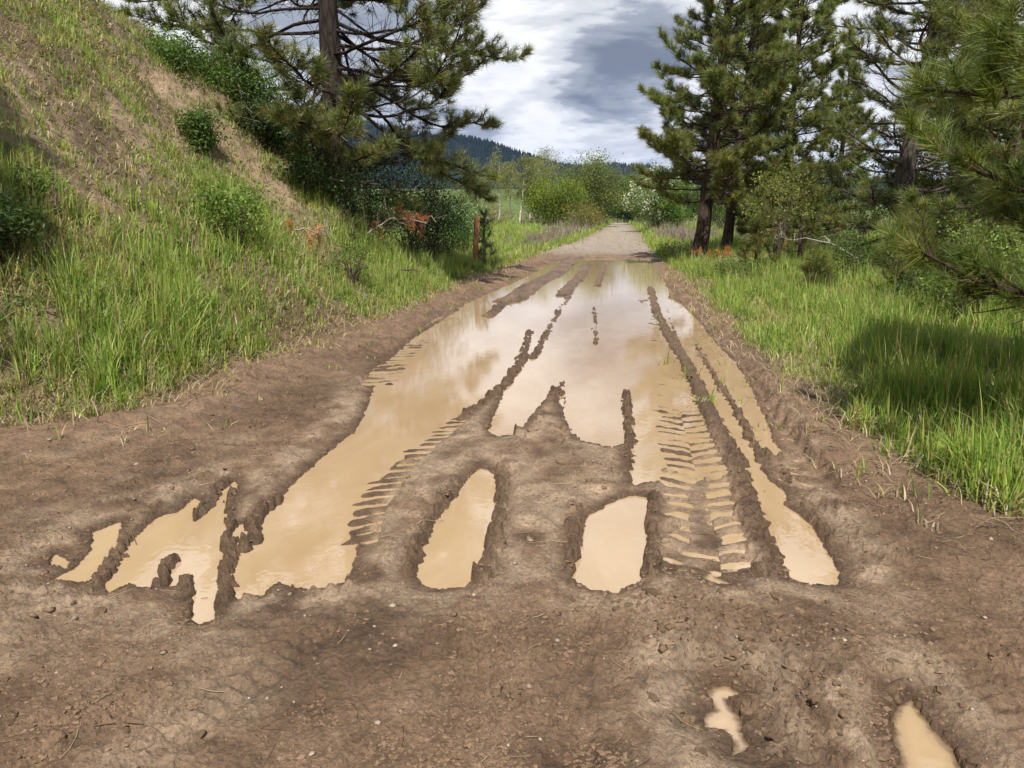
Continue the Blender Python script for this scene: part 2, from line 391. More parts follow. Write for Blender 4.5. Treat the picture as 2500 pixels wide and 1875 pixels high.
# ------------------------------------------------------------------ mesh collector
class MB:
    def __init__(s): s.v = []; s.q = []; s.t = []; s.c = []; s.n = 0
    def add(s, V, Q=None, T=None, C=(1, 1, 1)):
        V = np.asarray(V, np.float32)
        if Q is not None and len(Q): s.q.append(np.asarray(Q, np.int64) + s.n)
        if T is not None and len(T): s.t.append(np.asarray(T, np.int64) + s.n)
        C = np.asarray(C, np.float32)
        if C.ndim == 1: C = np.broadcast_to(C, (len(V), 3))
        s.v.append(V); s.c.append(C); s.n += len(V)
    def tube(s, path, rad, sides=6, C=(1, 1, 1), rough=0.0, rs=None):
        path = np.asarray(path, float); n = len(path)
        rad = np.broadcast_to(np.asarray(rad, float), (n,))
        tan = np.gradient(path, axis=0); tan /= np.linalg.norm(tan, axis=1)[:, None] + 1e-9
        ref = np.array((0.31, 0.17, 0.93)) if abs(tan[:, 2].mean()) < 0.8 else np.array((1.0, 0.1, 0.05))
        a = np.cross(tan, ref); a /= np.linalg.norm(a, axis=1)[:, None] + 1e-9
        b = np.cross(tan, a)
        th = np.arange(sides) * 2 * np.pi / sides
        rr = rad[:, None] * np.ones((1, sides))
        if rough and rs is not None: rr = rr * (1 + rough * (rs.rand(n, sides) - 0.5))
        V = path[:, None, :] + rr[..., None] * (np.cos(th)[None, :, None] * a[:, None, :] + np.sin(th)[None, :, None] * b[:, None, :])
        V = V.reshape(-1, 3)
        i = np.arange(n - 1)[:, None] * sides; j = np.arange(sides)[None, :]; j2 = (j + 1) % sides
        Q = np.stack([i + j, i + j2, i + sides + j2, i + sides + j], -1).reshape(-1, 4)
        V = np.vstack([V, path[-1:] + tan[-1:] * rad[-1]])
        Tt = np.stack([(n - 1) * sides + np.arange(sides), (n - 1) * sides + (np.arange(sides) + 1) % sides, np.full(sides, n * sides)], -1)
        s.add(V, Q, Tt, C)
    def build(s, name, mat, parent=None, smooth=True, loc=None):
        V = np.vstack(s.v) if s.v else np.zeros((0, 3), np.float32)
        Cc = np.vstack(s.c)
        me = bpy.data.meshes.new(name)
        Q = np.vstack(s.q) if s.q else np.zeros((0, 4), np.int64)
        Tt = np.vstack(s.t) if s.t else np.zeros((0, 3), np.int64)
        mesh_from(me, V, Q, Tt, smooth)
        at = me.color_attributes.new('tint', 'FLOAT_COLOR', 'POINT')
        at.data.foreach_set('color', np.hstack([Cc, np.ones((len(Cc), 1), np.float32)]).astype(np.float32).ravel())
        me.materials.append(mat)
        o = bpy.data.objects.new(name, me); COL.objects.link(o)
        if parent is not None: o.parent = parent
        if loc is not None: o.location = loc
        return o
def mesh_from(me, V, Q, Tt, smooth=True):
    me.vertices.add(len(V)); me.vertices.foreach_set('co', np.ascontiguousarray(V, np.float32).ravel())
    nl = len(Q) * 4 + len(Tt) * 3
    me.loops.add(nl)
    me.loops.foreach_set('vertex_index', np.concatenate([Q.ravel(), Tt.ravel()]).astype(np.int32))
    me.polygons.add(len(Q) + len(Tt))
    st = np.concatenate([np.arange(len(Q)) * 4, len(Q) * 4 + np.arange(len(Tt)) * 3]).astype(np.int32)
    me.polygons.foreach_set('loop_start', st)
    me.polygons.foreach_set('use_smooth', np.full(len(Q) + len(Tt), smooth, bool))
    me.update(calc_edges=True)

def tag(o, label=None, cat=None, group=None, kind=None):
    if label: o['label'] = label
    if cat: o['category'] = cat
    if group: o['group'] = group
    if kind: o['kind'] = kind
    return o
def empty(name, loc, label, cat, group=None, rz=0):
    e = bpy.data.objects.new(name, None); COL.objects.link(e)
    e.empty_display_size = 0.2
    e.location = loc; e.rotation_euler = (0, 0, rz)
    return tag(e, label, cat, group)

# ------------------------------------------------------------------ materials
def mat_new(name):
    m = bpy.data.materials.new(name); m.use_nodes = True
    return m, NT(m.node_tree)
def leaf_mat(name, transl=0.35, rough=0.55, spec=0.3, nscale=40):
    m, t = mat_new(name)
    a = t.n('ShaderNodeAttribute', dict(attribute_name='tint')).outputs['Color']
    ob = t.n('ShaderNodeTexCoord').outputs['Object']
    nz = t.n('ShaderNodeTexNoise', Vector=ob, Scale=nscale, Detail=2.0).outputs[0]
    c = t.mix(1.0, a, t.ramp(nz, [(0.3, (0.75, 0.75, 0.75)), (0.7, (1.25, 1.2, 1.1))]), 'MULTIPLY')
    p = t.n('ShaderNodeBsdfPrincipled', Base_Color=c, Roughness=rough)
    p.inputs['Specular IOR Level'].default_value = spec
    tr = t.n('ShaderNodeBsdfTranslucent', Color=t.mix(1.0, c, (1.15, 1.25, 0.6), 'MULTIPLY'))
    mx = t.n('ShaderNodeMixShader', _0=transl, _1=p.outputs[0], _2=tr.outputs[0])
    t.n('ShaderNodeOutputMaterial', Surface=mx.outputs[0])
    return m
M_GRASS = leaf_mat('grass_blade', 0.38, 0.5, 0.35, 6)
M_NEEDLE = leaf_mat('pine_needle', 0.36, 0.45, 0.4, 3)
M_LEAF = leaf_mat('broad_leaf', 0.38, 0.5, 0.35, 5)
M_DRY = leaf_mat('dry_needle', 0.25, 0.7, 0.15, 8)
M_PETAL = leaf_mat('white_petal', 0.3, 0.7, 0.1, 8)
def bark_mat(name, scale=9, dark=0.45, bump=0.03):
    m, t = mat_new(name)
    a = t.n('ShaderNodeAttribute', dict(attribute_name='tint')).outputs['Color']
    ob = t.n('ShaderNodeTexCoord').outputs['Object']
    mp = t.n('ShaderNodeMapping', Vector=ob, Scale=(1, 1, 0.25)).outputs[0]
    v = t.n('ShaderNodeTexVoronoi', dict(feature='DISTANCE_TO_EDGE'), Vector=mp, Scale=scale).outputs['Distance']
    nz = t.n('ShaderNodeTexNoise', Vector=mp, Scale=scale * 2.5, Detail=6.0, Roughness=0.65).outputs[0]
    f = t.ramp(v, [(0.0, (dark,) * 3), (0.14, (1, 1, 1))])
    f2 = t.ramp(nz, [(0.3, (0.6, 0.6, 0.6)), (0.7, (1.35, 1.3, 1.25))])
    c = t.mix(1.0, t.mix(1.0, a, f, 'MULTIPLY'), f2, 'MULTIPLY')
    hh = t.math('ADD', t.math('MINIMUM', v, 0.2), t.math('MULTIPLY', nz, 0.25))
    b = t.n('ShaderNodeBump', Strength=0.9, Distance=bump, Height=hh)
    p = t.n('ShaderNodeBsdfPrincipled', Base_Color=c, Roughness=0.9, Normal=b.outputs[0])
    p.inputs['Specular IOR Level'].default_value = 0.15
    t.n('ShaderNodeOutputMaterial', Surface=p.outputs[0])
    return m
M_BARK = bark_mat('pine_bark', 8, 0.4, 0.05)
M_TWIG = bark_mat('twig_bark', 25, 0.7, 0.006)
def soil_mat(name, grav=False):
    m, t = mat_new(name)
    a = t.n('ShaderNodeAttribute', dict(attribute_name='tint')).outputs['Color']
    wt = t.n('ShaderNodeAttribute', dict(attribute_name='wet')).outputs['Fac']
    gv = t.n('ShaderNodeAttribute', dict(attribute_name='grav')).outputs['Fac']
    ob = t.n('ShaderNodeTexCoord').outputs['Object']
    st = t.n('ShaderNodeMapping', Vector=ob, Scale=(1.15, 0.9, 1.0)).outputs[0]
    nA = t.n('ShaderNodeTexNoise', Vector=ob, Scale=7.0, Detail=8.0, Roughness=0.62).outputs[0]
    nB = t.n('ShaderNodeTexNoise', Vector=st, Scale=44.0, Detail=7.0, Roughness=0.66, Distortion=0.15).outputs[0]
    nC = t.n('ShaderNodeTexNoise', Vector=ob, Scale=190.0, Detail=4.0, Roughness=0.65).outputs[0]
    vo = t.n('ShaderNodeTexVoronoi', Vector=ob, Scale=26.0, Randomness=1.0)
    fA = t.ramp(nA, [(0.28, (0.60, 0.58, 0.56)), (0.72, (1.38, 1.39, 1.40))])
    fB = t.ramp(nB, [(0.30, (0.66, 0.65, 0.64)), (0.70, (1.28, 1.29, 1.30))])
    c = t.mix(1.0, t.mix(1.0, a, fA, 'MULTIPLY'), fB, 'MULTIPLY')
    # gravel stones
    stone = t.ramp(vo.outputs['Color'], [(0.0, (0.6, 0.58, 0.56)), (1.0, (1.5, 1.5, 1.5))])
    c = t.mix(gv, c, t.mix(1.0, c, stone, 'MULTIPLY'))
    # tiny pale grit
    v2 = t.n('ShaderNodeTexVoronoi', Vector=ob, Scale=85.0)
    grit = t.math('MULTIPLY', t.math('LESS_THAN', v2.outputs['Distance'], 0.16), t.math('GREATER_THAN', t.n('ShaderNodeSeparateColor', Color=v2.outputs['Color']).outputs[0], 0.90))
    c = t.mix(t.math('MULTIPLY', grit, 0.7), c, (0.42, 0.34, 0.25))
    c = t.mix(1.0, c, t.ramp(nC, [(0.32, (0.82, 0.81, 0.80)), (0.68, (1.16, 1.17, 1.18))]), 'MULTIPLY')
    hh = t.math('ADD', t.math('MULTIPLY', nA, 0.9), t.math('ADD', t.math('MULTIPLY', nB, 0.60), t.math('MULTIPLY', nC, 0.07)))
    hh = t.math('ADD', hh, t.math('MULTIPLY', gv, t.math('MULTIPLY', vo.outputs['Distance'], -0.5)))
    b = t.n('ShaderNodeBump', Strength=1.0, Distance=0.045, Height=hh)
    ro = t.math('SUBTRACT', 0.92, t.math('MULTIPLY', wt, 0.42))
    p = t.n('ShaderNodeBsdfPrincipled', Base_Color=c, Roughness=ro, Normal=b.outputs[0])
    p.inputs['Specular IOR Level'].default_value = 0.3
    t.n('ShaderNodeOutputMaterial', Surface=p.outputs[0])
    return m
M_SOIL = soil_mat('soil')
m, t = mat_new('muddy_water')
ob = t.n('ShaderNodeTexCoord').outputs['Object']
st_ = t.n('ShaderNodeMapping', Vector=ob, Scale=(2.2, 0.8, 1.0)).outputs[0]
nA = t.n('ShaderNodeTexNoise', Vector=st_, Scale=1.1, Detail=6.0, Roughness=0.6, Distortion=0.8).outputs[0]
c = t.ramp(nA, [(0.30, (0.378, 0.256, 0.140)), (0.52, (0.425, 0.297, 0.172)), (0.72, (0.47, 0.343, 0.218))])
nr = t.n('ShaderNodeTexNoise', Vector=ob, Scale=16.0, Detail=2.0).outputs[0]
b = t.n('ShaderNodeBump', Strength=0.06, Distance=0.01, Height=nr)
p = t.n('ShaderNodeBsdfPrincipled', Base_Color=c, Roughness=0.02, IOR=1.75, Normal=b.outputs[0])
dp = t.n('ShaderNodeAttribute', dict(attribute_name='depth')).outputs['Fac']
al = t.ramp(dp, [(0.0, 0.0), (0.005, 1.0)], 'EASE')
tp_ = t.n('ShaderNodeBsdfTransparent')
t.n('ShaderNodeOutputMaterial', Surface=t.n('ShaderNodeMixShader', _0=al, _1=tp_.outputs[0], _2=p.outputs[0]).outputs[0])
M_WATER = m
def plain_mat(name, rough=0.85, nscale=20, spec=0.25, bump=0.0):
    m, t = mat_new(name)
    a = t.n('ShaderNodeAttribute', dict(attribute_name='tint')).outputs['Color']
    ob = t.n('ShaderNodeTexCoord').outputs['Object']
    nz = t.n('ShaderNodeTexNoise', Vector=ob, Scale=nscale, Detail=5.0, Roughness=0.65).outputs[0]
    c = t.mix(1.0, a, t.ramp(nz, [(0.3, (0.7, 0.7, 0.7)), (0.7, (1.25, 1.25, 1.25))]), 'MULTIPLY')
    p = t.n('ShaderNodeBsdfPrincipled', Base_Color=c, Roughness=rough)
    p.inputs['Specular IOR Level'].default_value = spec
    if bump:
        b = t.n('ShaderNodeBump', Strength=0.8, Distance=bump, Height=nz)
        t.link(b.outputs[0], p.inputs['Normal'])
    t.n('ShaderNodeOutputMaterial', Surface=p.outputs[0])
    return m
M_STONE = plain_mat('pebble_stone', 0.8, 60)
M_FIELD = plain_mat('meadow', 0.95, 0.5, 0.1)
M_HILL = plain_mat('hill_forest_floor', 0.95, 0.03, 0.1)
M_CONIFER = plain_mat('far_conifer', 0.95, 0.02, 0.1)

# ------------------------------------------------------------------ ground sheet (one sheet, split by faces into road / embankment / ground)
def ground():
    az = np.concatenate([np.linspace(-180, -62, 60, endpoint=False), np.linspace(-62, -46, 50, endpoint=False),
                         np.linspace(-46, 46, 1050, endpoint=False), np.linspace(46, 62, 50, endpoint=False), np.linspace(62, 180, 60, endpoint=False)])
    az = np.radians(az) + YAW + np.pi / 2          # world angle; column order runs counter-clockwise
    r = 1.0 / np.linspace(1 / 1.25, 1 / 42.0, 820)
    r = np.concatenate([[0.3, 0.7], r, np.geomspace(43.5, 9000, 130)])
    RR, AA = np.meshgrid(r, az, indexing='ij')
    X = (RR * np.cos(AA)).ravel(); Y = (RR * np.sin(AA)).ravel()
    Z, dd, wat = height(X, Y)
    bk, s = bank_h(X, Y)
    nr, nc = len(r), len(az)
    # ---- colours
    x, y = X, Y
    f1 = fbm(x * 0.9 + 3, y * 0.9, 4); f2 = fbm(x * 3.1, y * 3.1 + 7, 4); f3 = fbm(x * 0.25 - 5, y * 0.25, 3)
    mid = np.array((.205, .131, .079)); dark = np.array((.115, .071, .042)); dry = np.array((.345, .255, .172)); red = np.array((.21, .125, .074))
    def L(a, b, k): return a * (1 - k)[:, None] + b * k[:, None]
    col = np.tile(mid, (len(x), 1))
    col = L(col, dark, 0.8 * sst(-0.05, 0.35, f1 + 0.35 * f2 + .12 * sst(3.4, 3.0, y)))
    drym = sst(0.02, 0.42, fbm(x * 1.5 - 8, y * 0.75 + 2, 4) + 0.25 * f2)
    col = L(col, dry, 0.5 * drym * sst(12, 4, y))
    # pale dried rims round the pools
    rim = np.exp(-((wat + 0.16) / 0.13) ** 2) * sst(-0.35, 0.1, fbm(x * 4 + 1, y * 4, 3))
    col = L(col, dry * 1.1, 0.7 * rim * sst(9, 6, y))
    film = sst(.55, .2, np.abs(x + .35)) * sst(3.2, 3.5, y) * sst(6.2, 4.8, y) * sst(-.25, .25, fbm(x * 6, y * 3, 3))
    col = L(col, dry * 1.05, .38 * film)
    rim2 = sst(-0.10, -0.01, wat)
    col = L(col, dark * 1.0, 0.85 * rim2 * (.35 + .65 * sst(16, 9, y)))
    col = L(col, red, 0.8 * np.exp(-(((x - 2.0 + .4) / .45) ** 2 + ((y - 2.0) / .45) ** 2)))
    # blotchy colour of the far ridges
    far_ = sst(8, 14, y)
    col = col * (1 + far_ * .45 * gnoise(x * 4.5, y * 2.2) * sst(-.2, .2, dd))[:, None]
    # berms browner
    col = L(col, np.array((.225, .145, .093)), 0.7 * np.exp(-((dd - .5) / .45) ** 2) * sst(3, 6, y))
    wet = np.clip(0.95 * sst(-0.12, -0.01, wat) + 0.45 * sst(0.1, 0.4, f1 + .35 * f2) - 0.3 * drym, 0, 1)
    # gravel further on
    gk = sst(29, 36, y) * sst(-0.2, 0.2, dd)
    gcol = np.array((.29, .24, .185)) * (1 + 0.25 * f2)[:, None]
    col = L(col, gcol, gk)
    edge = gk * sst(0.9, 0.2, dd) * sst(36, 60, y)
    col = L(col, np.array((.20, .15, .09)), 0.6 * edge)
    # off the road
    offk = sst(0.05, -0.35, dd + 0.25 * f2)
    soil = L(np.tile(np.array((.17, .125, .075)), (len(x), 1)), np.array((.30, .235, .145)), sst(-0.1, 0.4, f1))
    banksoil = L(np.tile(np.array((.15, .108, .070)), (len(x), 1)), np.array((.30, .22, .15)), sst(-0.05, 0.35, f1 + 0.6 * f2))
    greenish = L(np.tile(np.array((.10, .11, .045)), (len(x), 1)), np.array((.17, .15, .075)), sst(-0.2, 0.3, f2))
    off = L(soil, greenish, 0.6 * sst(-0.25, 0.2, f3 + f1 * .5))
    off = L(off, banksoil, sst(1.3, 2.4, bk))
    off = L(off, np.array((.30, .215, .142)) * (1 + .3 * f2)[:, None], .85 * scar(x, y))
    far = np.hypot(x, y)
    meadow = L(np.tile(np.array((.085, .13, .032)), (len(x), 1)), np.array((.12, .155, .046)), sst(-.3, .3, f3))
    off = L(off, meadow, sst(30, 80, far))
    rightdry = sst(9, 16, x) * sst(18, 30, y) * sst(140, 90, y)
    off = L(off, np.array((.36, .25, .13)), 0.6 * rightdry)
    col = L(col, off, offk)
    wet = wet * (1 - offk)
    grav = np.clip(gk * 0.9 * (1 - offk), 0, 1)
    # ---- faces
    i = np.arange(nr - 1)[:, None]; j = np.arange(nc)[None, :]; j2 = (j + 1) % nc
    Q = np.stack([i * nc + j, i * nc + nc + j, i * nc + nc + j2, i * nc + j2], -1).reshape(-1, 4)
    cx = X[Q].mean(1); cyy = Y[Q].mean(1)
    fd = dd[Q].mean(1); fb = bk[Q].mean(1); fs = s[Q].mean(1)
    road = fd > -0.05
    emb = (~road) & (fs > 1.0) & (fb > 0.35) & (cyy < 27) & (cyy > -30)
    for nm, msk in (('road', road), ('embankment', emb), ('ground', ~(road | emb))):
        q = Q[msk]
        if nm == 'road':                                    # close the small hole round the camera's feet
            Tt = np.stack([np.zeros(nc, int) + len(X), np.arange(nc), (np.arange(nc) + 1) % nc], -1)
        else: Tt = np.zeros((0, 3), int)
        XX = np.append(X, 0.0); YY = np.append(Y, 0.0); ZZ = np.append(Z, Z[:nc].mean())
        CC = np.vstack([col, col[:1]]); WW = np.append(wet, 0); GG = np.append(grav, 0)
        used = np.unique(np.concatenate([q.ravel(), Tt.ravel()]))
        mp = np.full(len(XX), -1); mp[used] = np.arange(len(used))
        me = bpy.data.meshes.new(nm)
        V = np.stack([XX, YY, ZZ], -1)[used]
        mesh_from(me, V, mp[q], mp[Tt] if len(Tt) else Tt, True)
        a = me.color_attributes.new('tint', 'FLOAT_COLOR', 'POINT')
        a.data.foreach_set('color', np.hstack([CC[used], np.ones((len(used), 1))]).astype(np.float32).ravel())
        for an, arr in (('wet', WW), ('grav', GG)):
            at = me.attributes.new(an, 'FLOAT', 'POINT'); at.data.foreach_set('value', arr[used].astype(np.float32))
        me.materials.append(M_SOIL); me.materials.append(M_FIELD)
        mi = (np.hypot(cx[msk], cyy[msk]) > 48) & (nm != 'road')
        me.polygons.foreach_set('material_index', np.concatenate([mi.astype(np.int32), np.zeros(len(Tt), np.int32)]))
        o = bpy.data.objects.new(nm, me); COL.objects.link(o)
        lab = {'road': 'rutted muddy dirt track narrowing to pale gravel between grass verges', 'embankment': 'steep brown earth bank rising on the left of the track',
               'ground': 'grassy ground on both sides of the dirt track'}[nm]
        tag(o, lab, {'road': 'dirt road', 'embankment': 'bank', 'ground': 'ground'}[nm], kind='structure')
    # the water: one level sheet over every rut and pool, its depth read from the bed below
    wq = Q[(wat[Q].max(1) > -0.25) & (cyy < 44)]
    used = np.unique(wq); mp = np.full(len(X), -1); mp[used] = np.arange(len(used))
    me = bpy.data.meshes.new('water')
    mesh_from(me, np.stack([X, Y, 0 * X], -1)[used], mp[wq], np.zeros((0, 3), int), True)
    at = me.attributes.new('depth', 'FLOAT', 'POINT'); at.data.foreach_set('value', np.maximum(-Z[used], 0).astype(np.float32))
    me.materials.append(M_WATER)
    o = bpy.data.objects.new('water', me); COL.objects.link(o)
    tag(o, 'muddy brown rain water standing in the ruts of the track', 'puddle', kind='structure')
ground()

# ------------------------------------------------------------------ hills with conifer forest
def hills():
    rs = np.random.RandomState(3)
    layers = [
      ('hill', 1750., [(-900, 120), (0, 150), (300, 185), (560, 205), (640, 222), (760, 252), (860, 272), (930, 287), (990, 289), (1060, 305), (1130, 329), (1200, 347), (1265, 358), (1340, 385), (1450, 425), (1600, 450), (2300, 455)], 24000, 1),
      ('hill', 2700., [(-900, 330), (600, 350), (1100, 362), (1210, 357), (1320, 349), (1400, 355), (1470, 367), (1600, 378), (1800, 384), (2212, 392), (3200, 400)], 14000, 2)]
    for nm, D, sky_, ntree, sd in layers:
        px = np.linspace(-900, 3100, 220)
        py = np.interp(px, [a for a, b in sky_], [b for a, b in sky_])
        az = np.array([math.atan2(ray(p, q)[1], ray(p, q)[0]) for p, q in zip(px, py)])
        el = np.array([math.asin(ray(p, q)[2]) for p, q in zip(px, py)])
        H = np.maximum(CAMH + D * np.tan(el) - 9.0, 12)
        H = H + 5 * np.array([gnoise(np.array([k * 0.12 + sd]), np.array([0.3]))[0] for k in range(len(px))])
        ts = np.linspace(0, 1, 40)
        rows = []
        def pos(t, a, h, n):
            rr = D * (0.52 + 0.48 * t)
            zz = 8 + (h - 8) * (t ** 1.25) + n * 12 * np.sin(t * np.pi)
            return rr * np.cos(a), rr * np.sin(a), zz
        A, TT = np.meshgrid(az, ts, indexing='ij'); HH = np.repeat(H[:, None], 40, 1)
        NN = gnoise(A * 18 + sd, TT * 3)
        X, Y, Z = pos(TT, A, HH, NN)
        # back side falling away
        X2 = D * 1.25 * np.cos(az); Y2 = D * 1.25 * np.sin(az); Z2 = H * 0.5
        X = np.hstack([X, X2[:, None]]); Y = np.hstack([Y, Y2[:, None]]); Z = np.hstack([Z, Z2[:, None]])
        n2 = 41
        i = np.arange(len(px) - 1)[:, None] * n2; j = np.arange(n2 - 1)[None, :]
        Q = np.stack([i + j, i + j + 1, i + n2 + j + 1, i + n2 + j], -1).reshape(-1, 4)[:, ::-1]
        mb = MB(); mb.add(np.stack([X.ravel(), Y.ravel(), Z.ravel()], -1), Q, C=(.013, .022, .018))
        tag(mb.build(nm, M_HILL), 'dark forested ridge on the left skyline' if sd == 1 else 'lower far ridge behind the end of the track', 'hill', kind='structure')
        # trees
        u = rs.rand(ntree) * (len(px) - 1.001); k = u.astype(int); f = u - k
        a = az[k] * (1 - f) + az[k + 1] * f; h = H[k] * (1 - f) + H[k + 1] * f
        t = rs.rand(ntree) ** 0.55
        t[: ntree // 5] = 0.97 + 0.03 * rs.rand(ntree // 5)
        n = gnoise(a * 18 + sd, t * 3)
        x, y, z = pos(t, a, h, n)
        th = rs.uniform(6, 13, ntree) * (D / 1750) ** 0.5; tw = th * rs.uniform(.2, .32, ntree)
        ns = 5
        ang = np.arange(ns) * 2 * np.pi / ns
        V = np.zeros((ntree, ns + 1, 3))
        ro = rs.rand(ntree) * 6
        V[:, :ns, 0] = x[:, None] + tw[:, None] * np.cos(ang + ro[:, None]); V[:, :ns, 1] = y[:, None] + tw[:, None] * np.sin(ang + ro[:, None])
        V[:, :ns, 2] = z[:, None] + rs.uniform(-1, 1.5, (ntree, ns))
        V[:, ns, 0] = x; V[:, ns, 1] = y; V[:, ns, 2] = z + th
        b = np.arange(ntree)[:, None] * (ns + 1); q = np.arange(ns)[None, :]
        Tt = np.stack([b + q, b + (q + 1) % ns, b + ns + 0 * q], -1).reshape(-1, 3)
        g = rs.rand(ntree)[:, None]
        low = sst(0.75, 0.2, t)[:, None]
        c = np.array((.010, .018, .019)) * (0.7 + 0.7 * g) * (1 - low) + low * (np.array((.022, .038, .022)) * (0.6 + 0.9 * g))
        mb = MB(); mb.add(V.reshape(-1, 3), None, Tt, np.repeat(c, ns + 1, 0))
        tag(mb.build('conifer_forest', M_CONIFER, smooth=False), 'dark conifer forest covering the ridge on the left' if sd == 1 else 'dark conifer forest covering the far low ridge', 'forest', kind='stuff')
hills()

# ------------------------------------------------------------------ grass
def blades(mb, x, y, z, H, W, phi, bend, col, rs, seg=3):
    n = len(x)
    tl = np.linspace(0, 1, seg + 1)
    dx, dy = np.cos(phi), np.sin(phi)
    tw = phi + np.pi / 2 + rs.uniform(-.9, .9, n)
    wx, wy = np.cos(tw), np.sin(tw)
    V = np.zeros((n, seg * 2 + 1, 3), np.float32)
    for k, tt in enumerate(tl):
        hz_ = H * (tt - 0.42 * bend * tt * tt) ; ho = H * bend * (0.25 * tt + 0.55 * tt * tt)
        cx = x + dx * ho; cyy = y + dy * ho; cz = z + hz_
        wd = W * (1.0, 0.95, 0.7, 0.4, .2)[k] * 0.5 if seg > 2 else W * (1.0, 0.75, .3)[k] * 0.5
        if k < seg:
            V[:, 2 * k, 0] = cx - wx * wd; V[:, 2 * k, 1] = cyy - wy * wd; V[:, 2 * k, 2] = cz
            V[:, 2 * k + 1, 0] = cx + wx * wd; V[:, 2 * k + 1, 1] = cyy + wy * wd; V[:, 2 * k + 1, 2] = cz
        else:
            V[:, 2 * seg, 0] = cx; V[:, 2 * seg, 1] = cyy; V[:, 2 * seg, 2] = cz
    m = seg * 2 + 1
    b = np.arange(n) * m
    Q = np.concatenate([np.stack([b + 2 * k, b + 2 * k + 1, b + 2 * k + 3, b + 2 * k + 2], -1) for k in range(seg - 1)])
    Tt = np.stack([b + 2 * seg - 2, b + 2 * seg - 1, b + 2 * seg], -1)
    mb.add(V.reshape(-1, 3), Q, Tt, np.repeat(col, m, 0))

